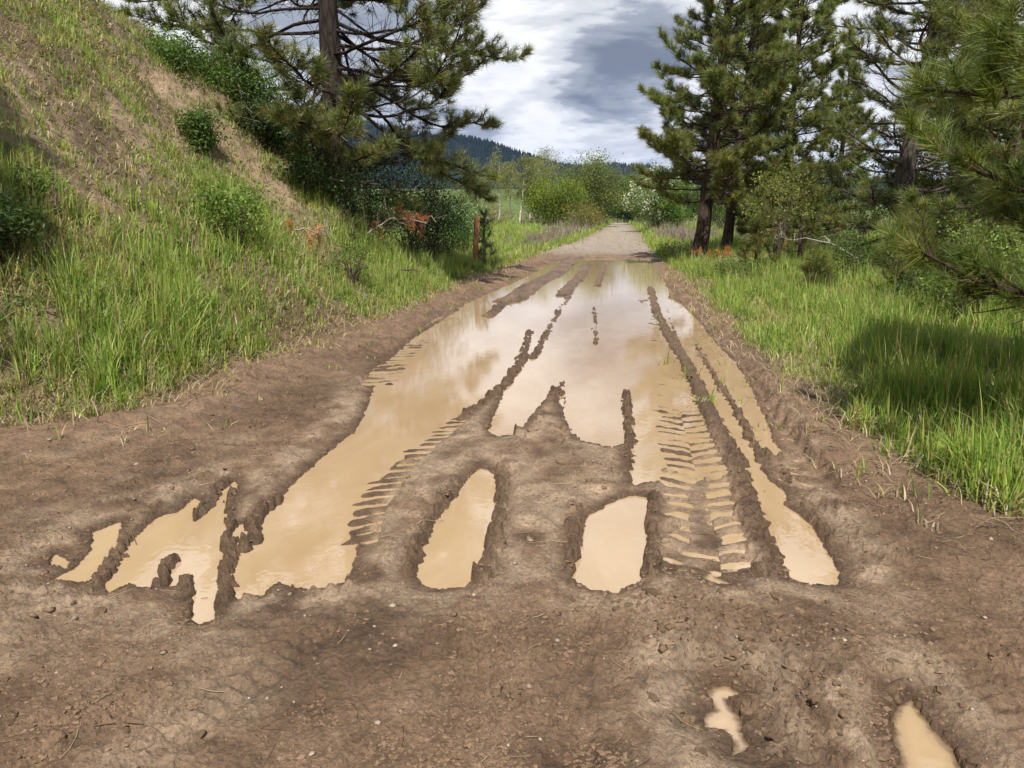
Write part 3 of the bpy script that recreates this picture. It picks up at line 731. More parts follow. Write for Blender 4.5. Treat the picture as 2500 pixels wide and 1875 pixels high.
def grass():
    rs = np.random.RandomState(11)
    left, right, dryb = MB(), MB(), MB()
    #          r0  r1   /m2   width  len   seg
    for (r0, r1, den, wd, ln, seg) in [(2.6, 6, 3600, .0105, .30, 3), (6, 10, 2400, .011, .30, 3), (10, 17, 1300, .0125, .31, 3), (17, 30, 520, .017, .34, 2), (30, 60, 130, .035, .36, 2), (60, 120, 26, .07, .42, 2), (120, 200, 4, .14, .5, 2)]:
        amin, amax = R_(-43), R_(43)
        n = int(den * 0.5 * (amax - amin) * (r1 ** 2 - r0 ** 2))
        r = np.sqrt(rs.uniform(r0 ** 2, r1 ** 2, n)); a = rs.uniform(amin, amax, n) + YAW + np.pi / 2
        # gather roots into tussocks
        x = r * np.cos(a); y = r * np.sin(a)
        cl = 0.16 if r0 < 17 else 0.4
        gxx = np.floor(x / cl); gyy = np.floor(y / cl)
        hsh = np.modf(np.abs(np.sin(gxx * 12.9898 + gyy * 78.233) * 43758.5453))[0]; hs2 = np.modf(np.abs(np.sin(gxx * 39.34 + gyy * 11.13) * 24634.63))[0]
        kk = rs.rand(n) < 0.55
        x = np.where(kk, (gxx + hsh) * cl + rs.normal(0, .035, n), x); y = np.where(kk, (gyy + hs2) * cl + rs.normal(0, .035, n), y)
        d = dirt_d(x, y); bk, s = bank_h(x, y)
        lush = fbm(x * .7 + 2, y * .7, 3); pn = fbm(x * 2.2 - 4, y * 2.2, 3)
        out = -d + 0.34 * pn + 0.2 * lush + np.where(x < -1, .26, .05)
        dens = sst(-0.15, 0.40, out) * (0.50 + 0.7 * sst(-.35, .25, lush + .5 * pn))
        up = sst(1.0, 2.6, bk)
        dens = dens * (1 - 0.25 * up * sst(0.0, -0.35, pn + .5 * lush))
        dens = dens * (1 - .72 * scar(x, y))
        nl_ = (x < -3.4) & (y < 9.5) & (out > .1)
        dens = np.where(nl_, np.maximum(dens, .75), dens)
        dens = dens * (1 - 0.8 * sst(-3, -10, -s) * 0)
        # stray tufts on the mud edge
        stray = (d > 0) & (d < 1.3) & (pn > 0.28) & (y > 3.0)
        dens = np.where(stray, 0.16, dens)
        shadepatch = sst(16, 22, y) * (x > 8)
        dens = dens * (1 - 0.4 * shadepatch)
        keep = rs.rand(n) < dens
        x, y, d, bk, lush, pn, up, out = [q[keep] for q in (x, y, d, bk, lush, pn, up, out)]
        z = height(x, y)[0] - 0.01
        n = len(x)
        tall = 0.55 + 0.9 * sst(-.25, .4, lush) * (1 - .65 * up) + 0.2 * rs.randn(n)
        tall = np.clip(tall, .25, 1.9) * np.clip(0.45 + out * .9, .4, 1)
        rightk = x > -1
        tall = np.where(rightk & (y < 9), tall * 1.25, tall)
        tall = np.where((x < -3.4) & (y < 8) & (bk < 1.6), tall * 1.25 + .1, tall)
        H = ln * tall * rs.uniform(.55, 1.25, n)
        W = wd * rs.uniform(.6, 1.3, n)
        phi = rs.uniform(0, 2 * np.pi, n)
        bend = np.clip(rs.gamma(2.0, .22, n), .05, 1.3)
        g = rs.rand(n)[:, None]
        c = np.array((.125, .245, .038)) * (1 - g) + np.array((.33, .44, .09)) * g
        ye = (rs.rand(n) < (.22 + .3 * sst(0.1, -.4, lush)))[:, None]
        c = np.where(ye, np.array((.38, .36, .12)) * (.8 + .4 * g), c)
        st = (rs.rand(n) < (np.where(x < -1, .20, .08) + .36 * sst(.12, -.25, lush) + .30 * up + .25 * sst(.5, .0, out)))
        c = np.where(st[:, None], np.array((.47, .39, .26)) * (.5 + .65 * g), c)
        H = np.where(up > .5, H * .7, H)
        H = np.where(st, H * .75, H); bend = np.where(st, np.clip(bend + .45, 0, 1.4), bend)
        stalk = (rs.rand(n) < .03) & (out > .4)
        H = np.where(stalk, H * 1.55, H); W = np.where(stalk, W * .5, W); bend = np.where(stalk, bend * .5, bend)
        c = np.where(stalk[:, None], np.array((.40, .36, .19)) * (.7 + .5 * g), c)
        H = np.where(rs.rand(n) < .12, H * 1.3, H)
        # purple-grey dead weeds along the left verge further on and on the right by the bushes
        weed = (sst(-.1, .25, fbm(x * .18 + 1, y * .05 + 4, 2)) > .5) & (y > 38) & (out > 1.0) & (rs.rand(n) < .8)
        c = np.where(weed[:, None], np.array((.27, .22, .20)) * (.7 + .6 * g), c)
        H = np.where(weed, H * 1.5, H)
        for mbx, mk in ((left, ~rightk), (right, rightk)):
            if mk.any():
                blades(mbx, x[mk], y[mk], z[mk], H[mk], W[mk], phi[mk], bend[mk], c[mk], rs, seg)
    tag(left.build('grass', M_GRASS), 'green and straw grass on the left verge and bank', 'grass', kind='stuff')
    tag(right.build('grass', M_GRASS), 'lush green grass along the right verge', 'grass', kind='stuff')
grass()

# ------------------------------------------------------------------ plants
def unit(v): return v / (np.linalg.norm(v, axis=-1, keepdims=True) + 1e-9)
def needles(mb, P, D, rs, N, ln, wd, col, spread=(0.35, 1.25), back=0.16):
    """brush-shaped tufts at P pointing along D"""
    T_ = len(P)
    P = np.repeat(P, N, 0); D = np.repeat(unit(D), N, 0); C = np.repeat(col, N, 0)
    n = len(P)
    rv = unit(rs.normal(0, 1, (n, 3)))
    pr = unit(rv - D * (rv * D).sum(1, keepdims=True))
    an = rs.uniform(spread[0], spread[1], n)[:, None]
    nd = unit(D * np.cos(an) + pr * np.sin(an) + np.array((0, 0, -0.06)))
    s = (rs.rand(n)[:, None] ** 1.2) * back
    B = P - D * s
    Ln = (ln * rs.uniform(.7, 1.15, n))[:, None]
    sd = unit(np.cross(nd, unit(rs.normal(0, 1, (n, 3))))) * (wd * 0.5)
    V = np.stack([B - sd, B + sd, B + nd * Ln], 1).reshape(-1, 3)
    Tt = np.arange(n * 3).reshape(-1, 3)
    C = C * rs.uniform(.75, 1.25, (n, 1))
    mb.add(V, None, Tt, np.repeat(C, 3, 0))

def pine(label, x, y, h, tr, seed, cb=0.12, prof=None, nl=70, tuft=dict(), dens=1.0, bark=(.066, .047, .037), droop=0.0, lean=(0, 0), group='ponderosa pines beside the track',
         cat='pine tree', name='pine_tree', limb_r=0.030, skip=None, fork=None, needle_col=(.16, .19, .062), bare=0.0, z0=None, pw=.92, twig=1.5, fmin=.28, jag=(.7, 1.15)):
    rs = np.random.RandomState(seed)
    z0 = hz(x, y) - 0.08 if z0 is None else z0
    root = empty(name, (x, y, z0), label, cat, group)
    wood, crown = MB(), MB()
    N, ln, wd = tuft.get('N', 46), tuft.get('ln', .17), tuft.get('wd', .006)
    tz = np.linspace(0, 1, 22)
    wob = np.stack([np.cumsum(rs.normal(0, .012 * h / 10, 22)), np.cumsum(rs.normal(0, .012 * h / 10, 22))], -1)
    path = np.stack([lean[0] * tz + wob[:, 0], lean[1] * tz + wob[:, 1], tz * h], -1)
    rad = tr * (1 - tz) ** 0.8 * 0.95 + tr * 0.5 * np.exp(-tz * h / 0.35) + 0.012
    wood.tube(path, rad, 14, bark, .12, rs)
    def tp(z):
        t = np.clip(z / h, 0, 1)
        return np.array([np.interp(t, tz, path[:, 0]), np.interp(t, tz, path[:, 1]), z]), np.interp(t, tz, rad)
    TP, TD = [], []
    prof = prof or (lambda t: 0.27 * (1 - t) ** 0.8 + .03)
    for i in range(nl):
        t = cb + (1 - cb) * ((i + rs.rand()) / nl) ** pw
        if t > 0.985: t = .985
        az = i * 2.399963 + rs.normal(0, .35)
        L = h * prof(t) * rs.uniform(*jag)
        if skip is not None and skip(t, az): continue
        p0, r0 = tp(t * h)
        bl_ = bool(bare) and rs.rand() < bare * max(0, 1 - t * 1.7)
        if bl_: L = L * .72
        el0 = -0.22 - droop + 0.95 * t + rs.normal(0, .14)
        n = max(5, int(L / 0.22))
        p = p0 + 0; pts = [p0]; el = el0; a = az; st = L / n
        for k in range(n):
            el += (0.75 - 0.25 * t) / n * (0.2 + 1.5 * k / n) + rs.normal(0, .10); a += rs.normal(0, .12)
            p = p + st * np.array((math.cos(el) * math.cos(a), math.cos(el) * math.sin(a), math.sin(el)))
            pts.append(p)
        pts = np.array(pts); lr = limb_r * (L / 2.5) ** .8 * (1 - np.linspace(0, 1, n + 1)) ** .8 + .007
        wood.tube(pts, lr, 5, np.array(bark) * rs.uniform(.8, 1.2))
        if bl_:
            tips = []
            for k in range(2, n + 1):
                dd = unit(pts[k] - pts[k - 1] + rs.normal(0, .09, 3)); 
                q = pts[k] + np.outer(np.linspace(0, 1, 5), dd) * st * rs.uniform(.8, 2.6) + np.outer(np.linspace(0, 1, 5) ** 2, rs.normal(0, .12, 3))
                wood.tube(q, np.linspace(.009, .004, 5), 3, np.array((.22, .20, .18)))
            continue
        TP.append(pts[-1]); TD.append(pts[-1] - pts[-2])
        for q in range(int(L * twig)):
            kk = rs.randint(1, max(2, int(n * .75))); d = unit(pts[kk] - pts[kk - 1])
            dd = unit(d * rs.uniform(.2, .9) + rs.normal(0, .55, 3)); l = rs.uniform(.25, .75)
            ss = np.linspace(0, 1, 6)[:, None]
            wood.tube(pts[kk] + dd * l * ss + rs.normal(0, .22 * l, 3) * ss ** 2 + np.array((0, 0, .2 * l)) * ss ** 2, np.linspace(.009, .004, 6), 3, np.array(bark) * rs.uniform(.9, 1.8))
        k = max(1, int(n * .22))
        m = max(1, int(round(dens * L * 10.)))
        for q in range(m):
            f = rs.uniform(fmin, 1.0) ** .8 * n
            kk = min(int(f), n - 1); ff = f - kk
            b = pts[kk] * (1 - ff) + pts[kk + 1] * ff
            d = unit(pts[kk + 1] - pts[kk])
            side = unit(np.cross(d, (0, 0, 1))) * (1 if q % 2 else -1)
            dd = unit(d * rs.uniform(.35, 1.0) + side * rs.uniform(.4, 1.0) + np.array((0, 0, rs.uniform(-.35, .45))))
            l = (0.16 + 0.34 * (1 - f / n) * L * .6) * rs.uniform(.6, 1.2)
            l = min(max(l, .15), 1.1)
            nn = 5; ss = np.linspace(0, 1, nn)[:, None]
            cur = b + dd * l * ss + np.array((0, 0, 1)) * (l * rs.uniform(.1, .5)) * ss ** 2 + rs.normal(0, .05 * l, 3) * ss * (1 - ss) * 3
            wood.tube(cur, np.linspace(.011, .005, nn), 3, np.array(bark) * rs.uniform(.9, 1.5))
            TP.append(cur[-1]); TD.append(cur[-1] - cur[-2])
            if l > .35:
                for _ in range(1 + int(l > .6)):
                    w_ = rs.uniform(.35, .85); c0 = cur[int(w_ * 4)]
                    d2 = unit(dd + rs.normal(0, .6, 3) + np.array((0, 0, .3))); l2 = l * rs.uniform(.25, .5)
                    c2 = c0 + np.outer(np.linspace(0, 1, 3), d2) * l2
                    wood.tube(c2, np.linspace(.007, .0045, 3), 3, np.array(bark) * 1.2)
                    TP.append(c2[-1]); TD.append(d2)
    TP, TD = np.array(TP), unit(np.array(TD))
    TD = unit(TD + np.array((0, 0, .25)))
    col = np.array(needle_col) * rs.uniform(.65, 1.4, (len(TP), 1)) * np.stack([rs.uniform(.85, 1.25, len(TP)), np.ones(len(TP)), rs.uniform(.7, 1.2, len(TP))], -1)
    needles(crown, TP, TD, rs, N, ln, wd, col)
    wood.build('trunk', M_BARK, root); crown.build('crown', M_NEEDLE, root, smooth=False)
    return root

def leaves(mb, P, rs, size, col, up=0.5, asp=0.62):
    n = len(P)
    nrm = unit(rs.normal(0, 1, (n, 3)) + np.array((0, 0, up)))
    ax = unit(np.cross(nrm, unit(rs.normal(0, 1, (n, 3))))); bx = np.cross(nrm, ax)
    s = (size * rs.uniform(.6, 1.3, n))[:, None]
    V = np.stack([P - ax * s * .5, P + bx * s * asp * .5 + nrm * s * .12, P + ax * s * .55, P - bx * s * asp * .5 + nrm * s * .12], 1).reshape(-1, 3)
    mb.add(V, np.arange(n * 4).reshape(-1, 4), None, np.repeat(col, 4, 0))

def shrub(name, label, cat, x, y, h, r, seed, nleaf=3000, size=.04, tint=(.10, .19, .035), var=.35, nst=12, group=None, blossom=0, bsize=.03, stem=(.12, .09, .07), sr=.012, low=.12, openk=.16, z0=None, depth=None, parts=True, bark=None, top=1.0):
    rs = np.random.RandomState(seed)
    z0 = hz(x, y) - .03 if z0 is None else z0
    root = empty(name, (x, y, z0), label, cat, group)
    ry = r if depth is None else depth
    K = max(10, int(nst * 4))
    d = unit(rs.normal(0, 1, (K, 3))); rad = rs.rand(K)[:, None] ** .33
    C = d * rad * np.array((r, ry, h * (1 - low) * .5)) * rs.uniform(.72, 1.12, (K, 1))
    C[:, 2] += h * (low + (1 - low) * .5)
    C[:, :2] *= (0.55 + 0.45 * np.clip(C[:, 2:3] / (h * .45), 0, 1))
    C[:, 2] = np.maximum(C[:, 2], h * low * .5 + .02)
    stems, fol = MB(), MB()
    for k in range(K):
        if k >= nst * 2: break
        b = np.array((rs.normal(0, .08 * r), rs.normal(0, .08 * ry), 0))
        tt = np.linspace(0, 1, 7)[:, None]
        p = b + (C[k] - b) * tt; p[:, 2] = C[k][2] * (tt[:, 0] ** .8); p += rs.normal(0, .02 * h, (7, 3)) * tt * (1 - tt) * 2
        stems.tube(p, np.linspace(sr, sr * .3, 7), 4, np.array(stem) * rs.uniform(.8, 1.3))
    idx = rs.randint(0, K, nleaf)
    sg = openk * (r + ry) * .5
    P = C[idx] + rs.normal(0, 1, (nleaf, 3)) * np.array((sg, sg, sg * .85))
    P[:, 2] = np.maximum(P[:, 2], .03)
    shade = rs.uniform(1 - var, 1 + var, (K, 1))
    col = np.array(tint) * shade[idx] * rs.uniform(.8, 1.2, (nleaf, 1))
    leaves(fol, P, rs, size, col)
    stems.build('stem', bark or M_TWIG, root); fol.build('foliage', M_LEAF, root, smooth=False)
    if blossom:
        bl = MB(); ib = rs.randint(0, K, blossom)
        o = unit(rs.normal(0, 1, (blossom, 3)))
        Pb = C[ib] + o * sg * rs.uniform(.7, 1.7, (blossom, 1))
        Pb[:, 2] = np.maximum(Pb[:, 2], .1)
        leaves(bl, Pb, rs, bsize, np.tile(np.array((.72, .74, .66)), (blossom, 1)) * rs.uniform(.8, 1.1, (blossom, 1)), asp=.9)
        bl.build('blossom', M_PETAL, root, smooth=False)
    return root

def tree(name, label, cat, x, y, h, r, seed, trunk=(.45, .43, .38), tr=.09, nleaf=1800, size=.12, tint=(.15, .17, .05), group=None, lean=(0, 0), nl=16, cb=.35, spread=.55):
    rs = np.random.RandomState(seed)
    root = empty(name, (x, y, hz(x, y) - .05), label, cat, group)
    wood, fol = MB(), MB()
    tz = np.linspace(0, 1, 12)
    path = np.stack([lean[0] * tz ** 1.3 + np.cumsum(rs.normal(0, .01 * h, 12)), lean[1] * tz, tz * h * .95], -1)
    wood.tube(path, tr * (1 - tz) ** .7 + .012, 7, trunk, .1, rs)
    C = []
    for i in range(nl):
        t = cb + (1 - cb) * (i + .5) / nl
        b = np.array([np.interp(t, tz, path[:, q]) for q in range(3)])
        a = i * 2.4 + rs.normal(0, .4); L = r * (1.0 - .55 * abs(t - .55)) * rs.uniform(.6, 1.15)
        e = rs.uniform(.25, .9)
        dv = np.array((math.cos(a) * math.cos(e), math.sin(a) * math.cos(e), math.sin(e)))
        ss = np.linspace(0, 1, 6)[:, None]
        p = b + dv * L * ss + rs.normal(0, .05 * L, (6, 3)) * ss
        wood.tube(p, np.linspace(tr * .32 * (1 - t) + .012, .008, 6), 4, np.array(trunk) * .85)
        C += [p[3], p[4], p[5], p[5] + rs.normal(0, .15 * r, 3), p[4] + rs.normal(0, .15 * r, 3)]
    C = np.array(C)
    idx = rs.randint(0, len(C), nleaf)
    P = C[idx] + rs.normal(0, spread * .3 * r, (nleaf, 3)) * np.array((1, 1, .8))
    sh = rs.uniform(.7, 1.35, (len(C), 1))
    leaves(fol, P, rs, size, np.array(tint) * sh[idx] * rs.uniform(.8, 1.2, (nleaf, 1)))
    wood.build('trunk', M_TWIG, root); fol.build('crown', M_LEAF, root, smooth=False)
    return root

PG = 'ponderosa pines beside the track'
# --- the big pine on the left bank
px_, py_ = at_y(733, 17.0), 17.0
def skip_left(t, az):
    a = (math.degrees(az) + 180) % 360 - 180
    if t < .135: return abs(a + 2) < 48
    if t > .185 and abs(a + 85) < 36: return True
    if t < .19: return abs(a) > 148 and t > .08
    return False
pine('big dark pine standing on the left bank above the dead branches', px_, py_, 15.5, .26, 21, cb=.02, nl=250, dens=1.15,
     prof=lambda t: .33 * (1 - t) ** .55 * (0.55 + .45 * min(t * 4.5, 1)), tuft=dict(N=36, ln=.22, wd=.0125), droop=.26, limb_r=.022, bare=.30, group=PG, needle_col=(.165, .195, .075), pw=1.25, bark=(.036, .028, .024),  # bark colour darkened to carry the shadow on the trunk
     skip=skip_left, fmin=.36, jag=(.75, 1.2), twig=6)
# --- right hand pines
pine('tall bushy pine with a bare leaning trunk nearest the track on the right', at_y(1512, 27), 27.0, 13.0, .25, 5, cb=.165, nl=170, dens=1.3, prof=lambda t: .25 * (1 - t) ** .75 + .02, droop=.12, jag=(.6, 1.15),
     tuft=dict(N=34, ln=.23, wd=.015), lean=(.9, 0), limb_r=.026, group=PG)
pine('second dark pine trunk close behind the bushy right pine', at_y(1572, 31), 31.0, 12.5, .20, 6, cb=.15, nl=130, dens=1.2, prof=lambda t: .2 * (1 - t) ** .75 + .02, tuft=dict(N=30, ln=.25, wd=.018), group=PG, lean=(.8, 0))
pine('open pine with many bare grey limbs and a thick trunk on the right', at_y(1938, 22.5), 22.5, 13.5, .27, 8, cb=.05, nl=150, dens=.8, prof=lambda t: .25 * (1 - t) ** .55 + .02,
     tuft=dict(N=34, ln=.21, wd=.013), lean=(.9, 0), limb_r=.034, bare=.85, twig=5, group=PG, bark=(.085, .072, .06))
pine('slender pine between the bushy pine and the bare limbed pine', at_y(1700, 33), 33.0, 12.5, .19, 9, cb=.04, nl=150, dens=1.25, prof=lambda t: .235 * (1 - t) ** .7 + .02, jag=(.6, 1.3), tuft=dict(N=30, ln=.26, wd=.019), group=PG)
pine('close pine at the right edge with long green needle tufts', at_y(2745, 5.4), 5.4, 7.0, .16, 12, cb=.15, nl=130, dens=1.1, prof=lambda t: .315 * (1 - t) ** .6 + .02, tuft=dict(N=85, ln=.20, wd=.0052), limb_r=.024, group=PG, needle_col=(.14, .19, .045), droop=.1)
pine('tall pine behind the close pine at the right edge', at_y(2170, 17), 17.0, 9.8, .20, 13, cb=.03, nl=130, dens=1.3, prof=lambda t: .25 * (1 - t) ** .6 + .02, tuft=dict(N=36, ln=.21, wd=.011), group=PG)
pine('bushy pine filling the gap left of the bare limbed pine', at_y(1835, 36), 38.0, 8.5, .16, 14, cb=.03, nl=110, dens=1.2, prof=lambda t: .22 * (1 - t) ** .7 + .02, tuft=dict(N=30, ln=.26, wd=.021), group=PG)
pine('pale green pine right of the bare limbed pine', at_y(2050, 27), 27.0, 9.0, .17, 15, cb=.03, nl=120, dens=1.2, prof=lambda t: .26 * (1 - t) ** .65 + .02, tuft=dict(N=32, ln=.24, wd=.016), group=PG)
pine('pine just outside the left edge that shades the foot of the bank', -6.7, 2.2, 10.8, .18, 17, cb=.12, nl=130, dens=1.2, prof=lambda t: .235 * (1 - t) ** .45 + .03, tuft=dict(N=40, ln=.22, wd=.012), group=PG)
# saplings
def sap(label, px, Y, h, seed, r=.3, N=44, wd=.006, nl=26, col=(.14, .165, .04), name='pine_sapling'):
    return pine(label, at_y(px, Y), Y, h, .03 + .008 * h, seed, cb=.1, nl=nl, dens=1.2, prof=lambda t: r * (1 - t) ** .6 + .05, tuft=dict(N=N, ln=.17, wd=wd), name=name, cat='pine sapling', group='young pines', limb_r=.014, needle_col=col, droop=-.1)
sap('low bushy pine sapling in front of the thick right trunk', 1955, 13.5, 1.25, 31, .42)
sap('tiny pine sapling in the grass left of the low bushy sapling', 1772, 16.5, .7, 32, .5)
sap('knee high yellowish pine sapling beside the orange dead branch', 1640, 21, 1.5, 33, .32)
sap('thin stemmed pine sapling under the slender pine', 1735, 23, 2.6, 34, .24)
sap('small dark pine sapling right beside the wooden post', 1046, 23.6, 1.75, 35, .17, 34, .009, 18, (.05, .075, .03))

# --- shrubs on the left bank
SG = 'leafy shrubs on the left bank'
k = 0
for (pxx, Y, h, r, lab) in [
    (385, 14.6, .55, .7, 'small green shrub highest along the bank crest'),
    (440, 14.9, .6, .75, 'green shrub on the bank crest below the utility pole'),
    (498, 15.2, .75, .85, 'dense green shrub on the crest left of the pine branches'),
    (548, 15.6, .85, .85, 'dark leafy shrub on the crest edge nearest the pine'),
    (600, 16.5, 1.3, 1.0, 'shrub hidden half behind the left pine tufts'),
    (447, 13.0, .75, .36, 'upright bright shrub halfway down the bare bank edge')]:
    shrub('shrub', lab, 'shrub', at_y(pxx, Y), Y, h, r, 50 + k, 2600, .055, (.10, .17, .036), group=SG, nst=9, openk=.24, var=.5); k += 1
shrub('shrub', 'bright yellow green bush at the foot of the bare bank', 'shrub', at_y(497, 9.7), 9.7, .85, .45, 60, 2200, .045, (.15, .24, .045), group=SG, nst=8, openk=.26, var=.5)
shrub('shrub', 'small upright shrub in the grass before the dead branches', 'shrub', at_y(757, 12.6), 12.6, .95, .36, 61, 1100, .036, (.13, .2, .04), group=SG, nst=9, openk=.2)
shrub('shrub', 'small shrub of pale leaves in the grass at the far left', 'shrub', at_y(78, 7.4), 7.4, .42, .25, 62, 420, .04, (.13, .21, .04), group=SG, nst=6)
shrub('shrub', 'dark bush added at the left edge of the bank in place of shade', 'shrub', at_y(-25, 6.6), 6.6, .7, .42, 63, 2600, .045, (.06, .10, .026), group=SG, nst=14)  # added bush, its dark leaves stand for the shade on the bank
for i, (pxx, Y, h, r, lab) in enumerate([
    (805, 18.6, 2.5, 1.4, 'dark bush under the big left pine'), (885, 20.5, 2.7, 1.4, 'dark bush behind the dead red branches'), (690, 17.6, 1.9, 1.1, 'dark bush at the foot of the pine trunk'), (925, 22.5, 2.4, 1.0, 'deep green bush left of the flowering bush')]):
    shrub('shrub', lab, 'shrub', at_y(pxx, Y), Y, h, r, 70 + i, 4200, .055, (.028, .05, .015), group='dark bushes under the left pine', nst=16)  # leaf tint darkened, the shade under the pine is put into the colour
shrub('flowering_bush', 'flowering bush with small white blossoms left of the post', 'bush', at_y(962, 26), 26.0, 2.3, 1.3, 80, 4200, .065, (.115, .19, .045), blossom=900, bsize=.045, nst=16)
shrub('bush', 'bright green rounded bush just left of the wooden post', 'bush', at_y(1003, 30), 30.0, 1.9, 1.1, 81, 4200, .07, (.10, .24, .05), nst=16)

for i, (pxx, Y, h, r, lab) in enumerate([(575, 15.0, .8, .6, 'small bush overhanging the broken crest edge'), (628, 15.6, 1.0, .7, 'dark bush in the gully left of the pine trunk'), (655, 14.6, .7, .55, 'low bush on the slope just left of the pine trunk'), (705, 15.2, .9, .7, 'dark low bush right in front of the pine trunk'), (790, 16.8, 1.3, .9, 'dark bush touching the right side of the pine trunk')]):
    shrub('shrub', lab, 'shrub', at_y(pxx, Y), Y, h, r, 170 + i, 2600, .055, (.05, .085, .022), group='dark bushes under the left pine', nst=10, openk=.22, var=.5)  # dark tint puts the gully's shade into the leaves

# --- far bushes and trees each side of the track
FB = 'bushes further along the track'
shrub('bush', 'round yellow green willow bush left of the far track', 'bush', at_y(1195, 84), 84.0, 5.2, 3.3, 90, 17000, .17, (.175, .225, .032), group=FB, nst=22)
shrub('bush', 'taller grey green bush right of the round willow bush', 'bush', at_y(1283, 100), 100.0, 8.2, 4.0, 91, 18000, .2, (.165, .195, .055), group=FB, nst=26)
shrub('bush', 'low olive bush at the foot of the taller grey green bush', 'bush', at_y(1262, 82), 82.0, 2.8, 2.2, 92, 3500, .15, (.22, .20, .06), group=FB)
shrub('bush', 'dark green bush closing the left side of the far track', 'bush', at_y(1312, 118), 118.0, 5.4, 2.5, 93, 4200, .2, (.075, .115, .03), group=FB)
shrub('bush', 'tall green bush right of the far track end', 'bush', at_y(1385, 120), 120.0, 7.6, 3.6, 94, 14000, .22, (.14, .205, .045), group=FB)
shrub('flowering_bush', 'large bush full of white blossom right of the far track', 'bush', at_y(1420, 74), 74.0, 5.6, 2.7, 95, 16000, .15, (.17, .24, .07), group=FB, blossom=5200, bsize=.15, nst=24)
shrub('bush', 'bright green bush between the white blossom and the right pine', 'bush', at_y(1466, 72), 72.0, 4.2, 1.7, 96, 8000, .15, (.125, .215, .04), group=FB)
shrub('bush', 'green bush behind the right pine trunks', 'bush', at_y(1560, 60), 60.0, 4.2, 2.6, 97, 9000, .15, (.08, .125, .032), group=FB)
for i, (pxx, Y, h, r, lab) in enumerate([(1352, 150, 7., 4.5, 'dark bush at the very end of the track'), (1322, 165, 6.5, 4., 'dark bush left of the vanishing track'), (1340, 230, 9, 8., 'dark thicket across the end of the track')]):
    shrub('bush', lab, 'bush', at_y(pxx, Y), Y, h, r, 100 + i, 8000, .35, (.055, .085, .028), group=FB)
AG = 'white trunked trees in the meadow'
for i, (pxx, Y, h, r, ln, lab) in enumerate([
    (1030, 92, 5.6, 1.8, 0, 'leftmost pale trunked tree of the meadow row'), (1078, 88, 7.0, 1.7, .3, 'straight pale trunked tree left of the clear white trunk'),
    (1122, 84, 6.8, 1.7, .6, 'tree with the clear white forked trunk in the meadow'), (1142, 96, 7.6, 2.0, 1.2, 'tree leaning right beside the round willow bush'),
    (1185, 104, 8.6, 2.6, .3, 'wide pale tree behind the round willow bush'), (1105, 100, 6.6, 1.7, -.4, 'thin dark stemmed tree between the white trunks')]):
    tree('aspen_tree', lab, 'tree', at_y(pxx, Y), Y, h, r, 110 + i, tr=.10, nleaf=3200, size=.15, tint=(.20, .21, .08), group=AG, lean=(ln, 0), cb=.42, trunk=(.62, .6, .55) if i != 5 else (.2, .18, .15))
shrub('bush', 'brownish bush at the foot of the meadow trees', 'bush', at_y(1062, 62), 62.0, 2.2, 1.8, 120, 2200, .09, (.20, .17, .09), group=FB)
shrub('bush', 'grey green bush behind the flowering bush near the pine', 'bush', at_y(985, 50), 50.0, 3.2, 2.0, 121, 3500, .11, (.13, .16, .06), group=FB)
# --- right side understory
UG = 'shrubs under the right pines'
shrub('shrub', 'tall thin yellow green shrub between the right pines', 'shrub', at_y(1680, 21), 21.0, 3.0, .85, 130, 1700, .062, (.20, .225, .05), group=UG, nst=14, openk=.15, low=.25)
shrub('shrub', 'yellow green leafy bush by the close pine at the right edge', 'shrub', at_y(2130, 11.0), 11.0, 1.35, .85, 131, 4200, .042, (.15, .215, .04), group=UG, nst=14)
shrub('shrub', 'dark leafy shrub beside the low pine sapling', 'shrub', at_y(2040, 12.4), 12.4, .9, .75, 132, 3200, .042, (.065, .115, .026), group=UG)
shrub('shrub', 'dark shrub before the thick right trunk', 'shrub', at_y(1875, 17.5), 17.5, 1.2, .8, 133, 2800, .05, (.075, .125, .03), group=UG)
shrub('shrub', 'low green shrub by the base of the bushy right pine', 'shrub', at_y(1600, 19.5), 19.5, .6, .6, 134, 1600, .05, (.12, .17, .04), group=UG)
shrub('shrub', 'dark shrub left of the bushy right pine base', 'shrub', at_y(1478, 27.5), 27.5, .75, .8, 135, 1600, .06, (.08, .115, .035), group=UG)
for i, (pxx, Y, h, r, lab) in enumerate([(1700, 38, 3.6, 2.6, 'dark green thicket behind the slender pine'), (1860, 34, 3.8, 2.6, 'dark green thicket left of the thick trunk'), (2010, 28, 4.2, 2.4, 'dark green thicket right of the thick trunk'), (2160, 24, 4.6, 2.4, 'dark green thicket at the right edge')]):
    shrub('shrub', lab, 'shrub', at_y(pxx, Y), Y, h, r, 140 + i, 4200, .09, (.075, .115, .03), group='thickets behind the right pines', nst=16)

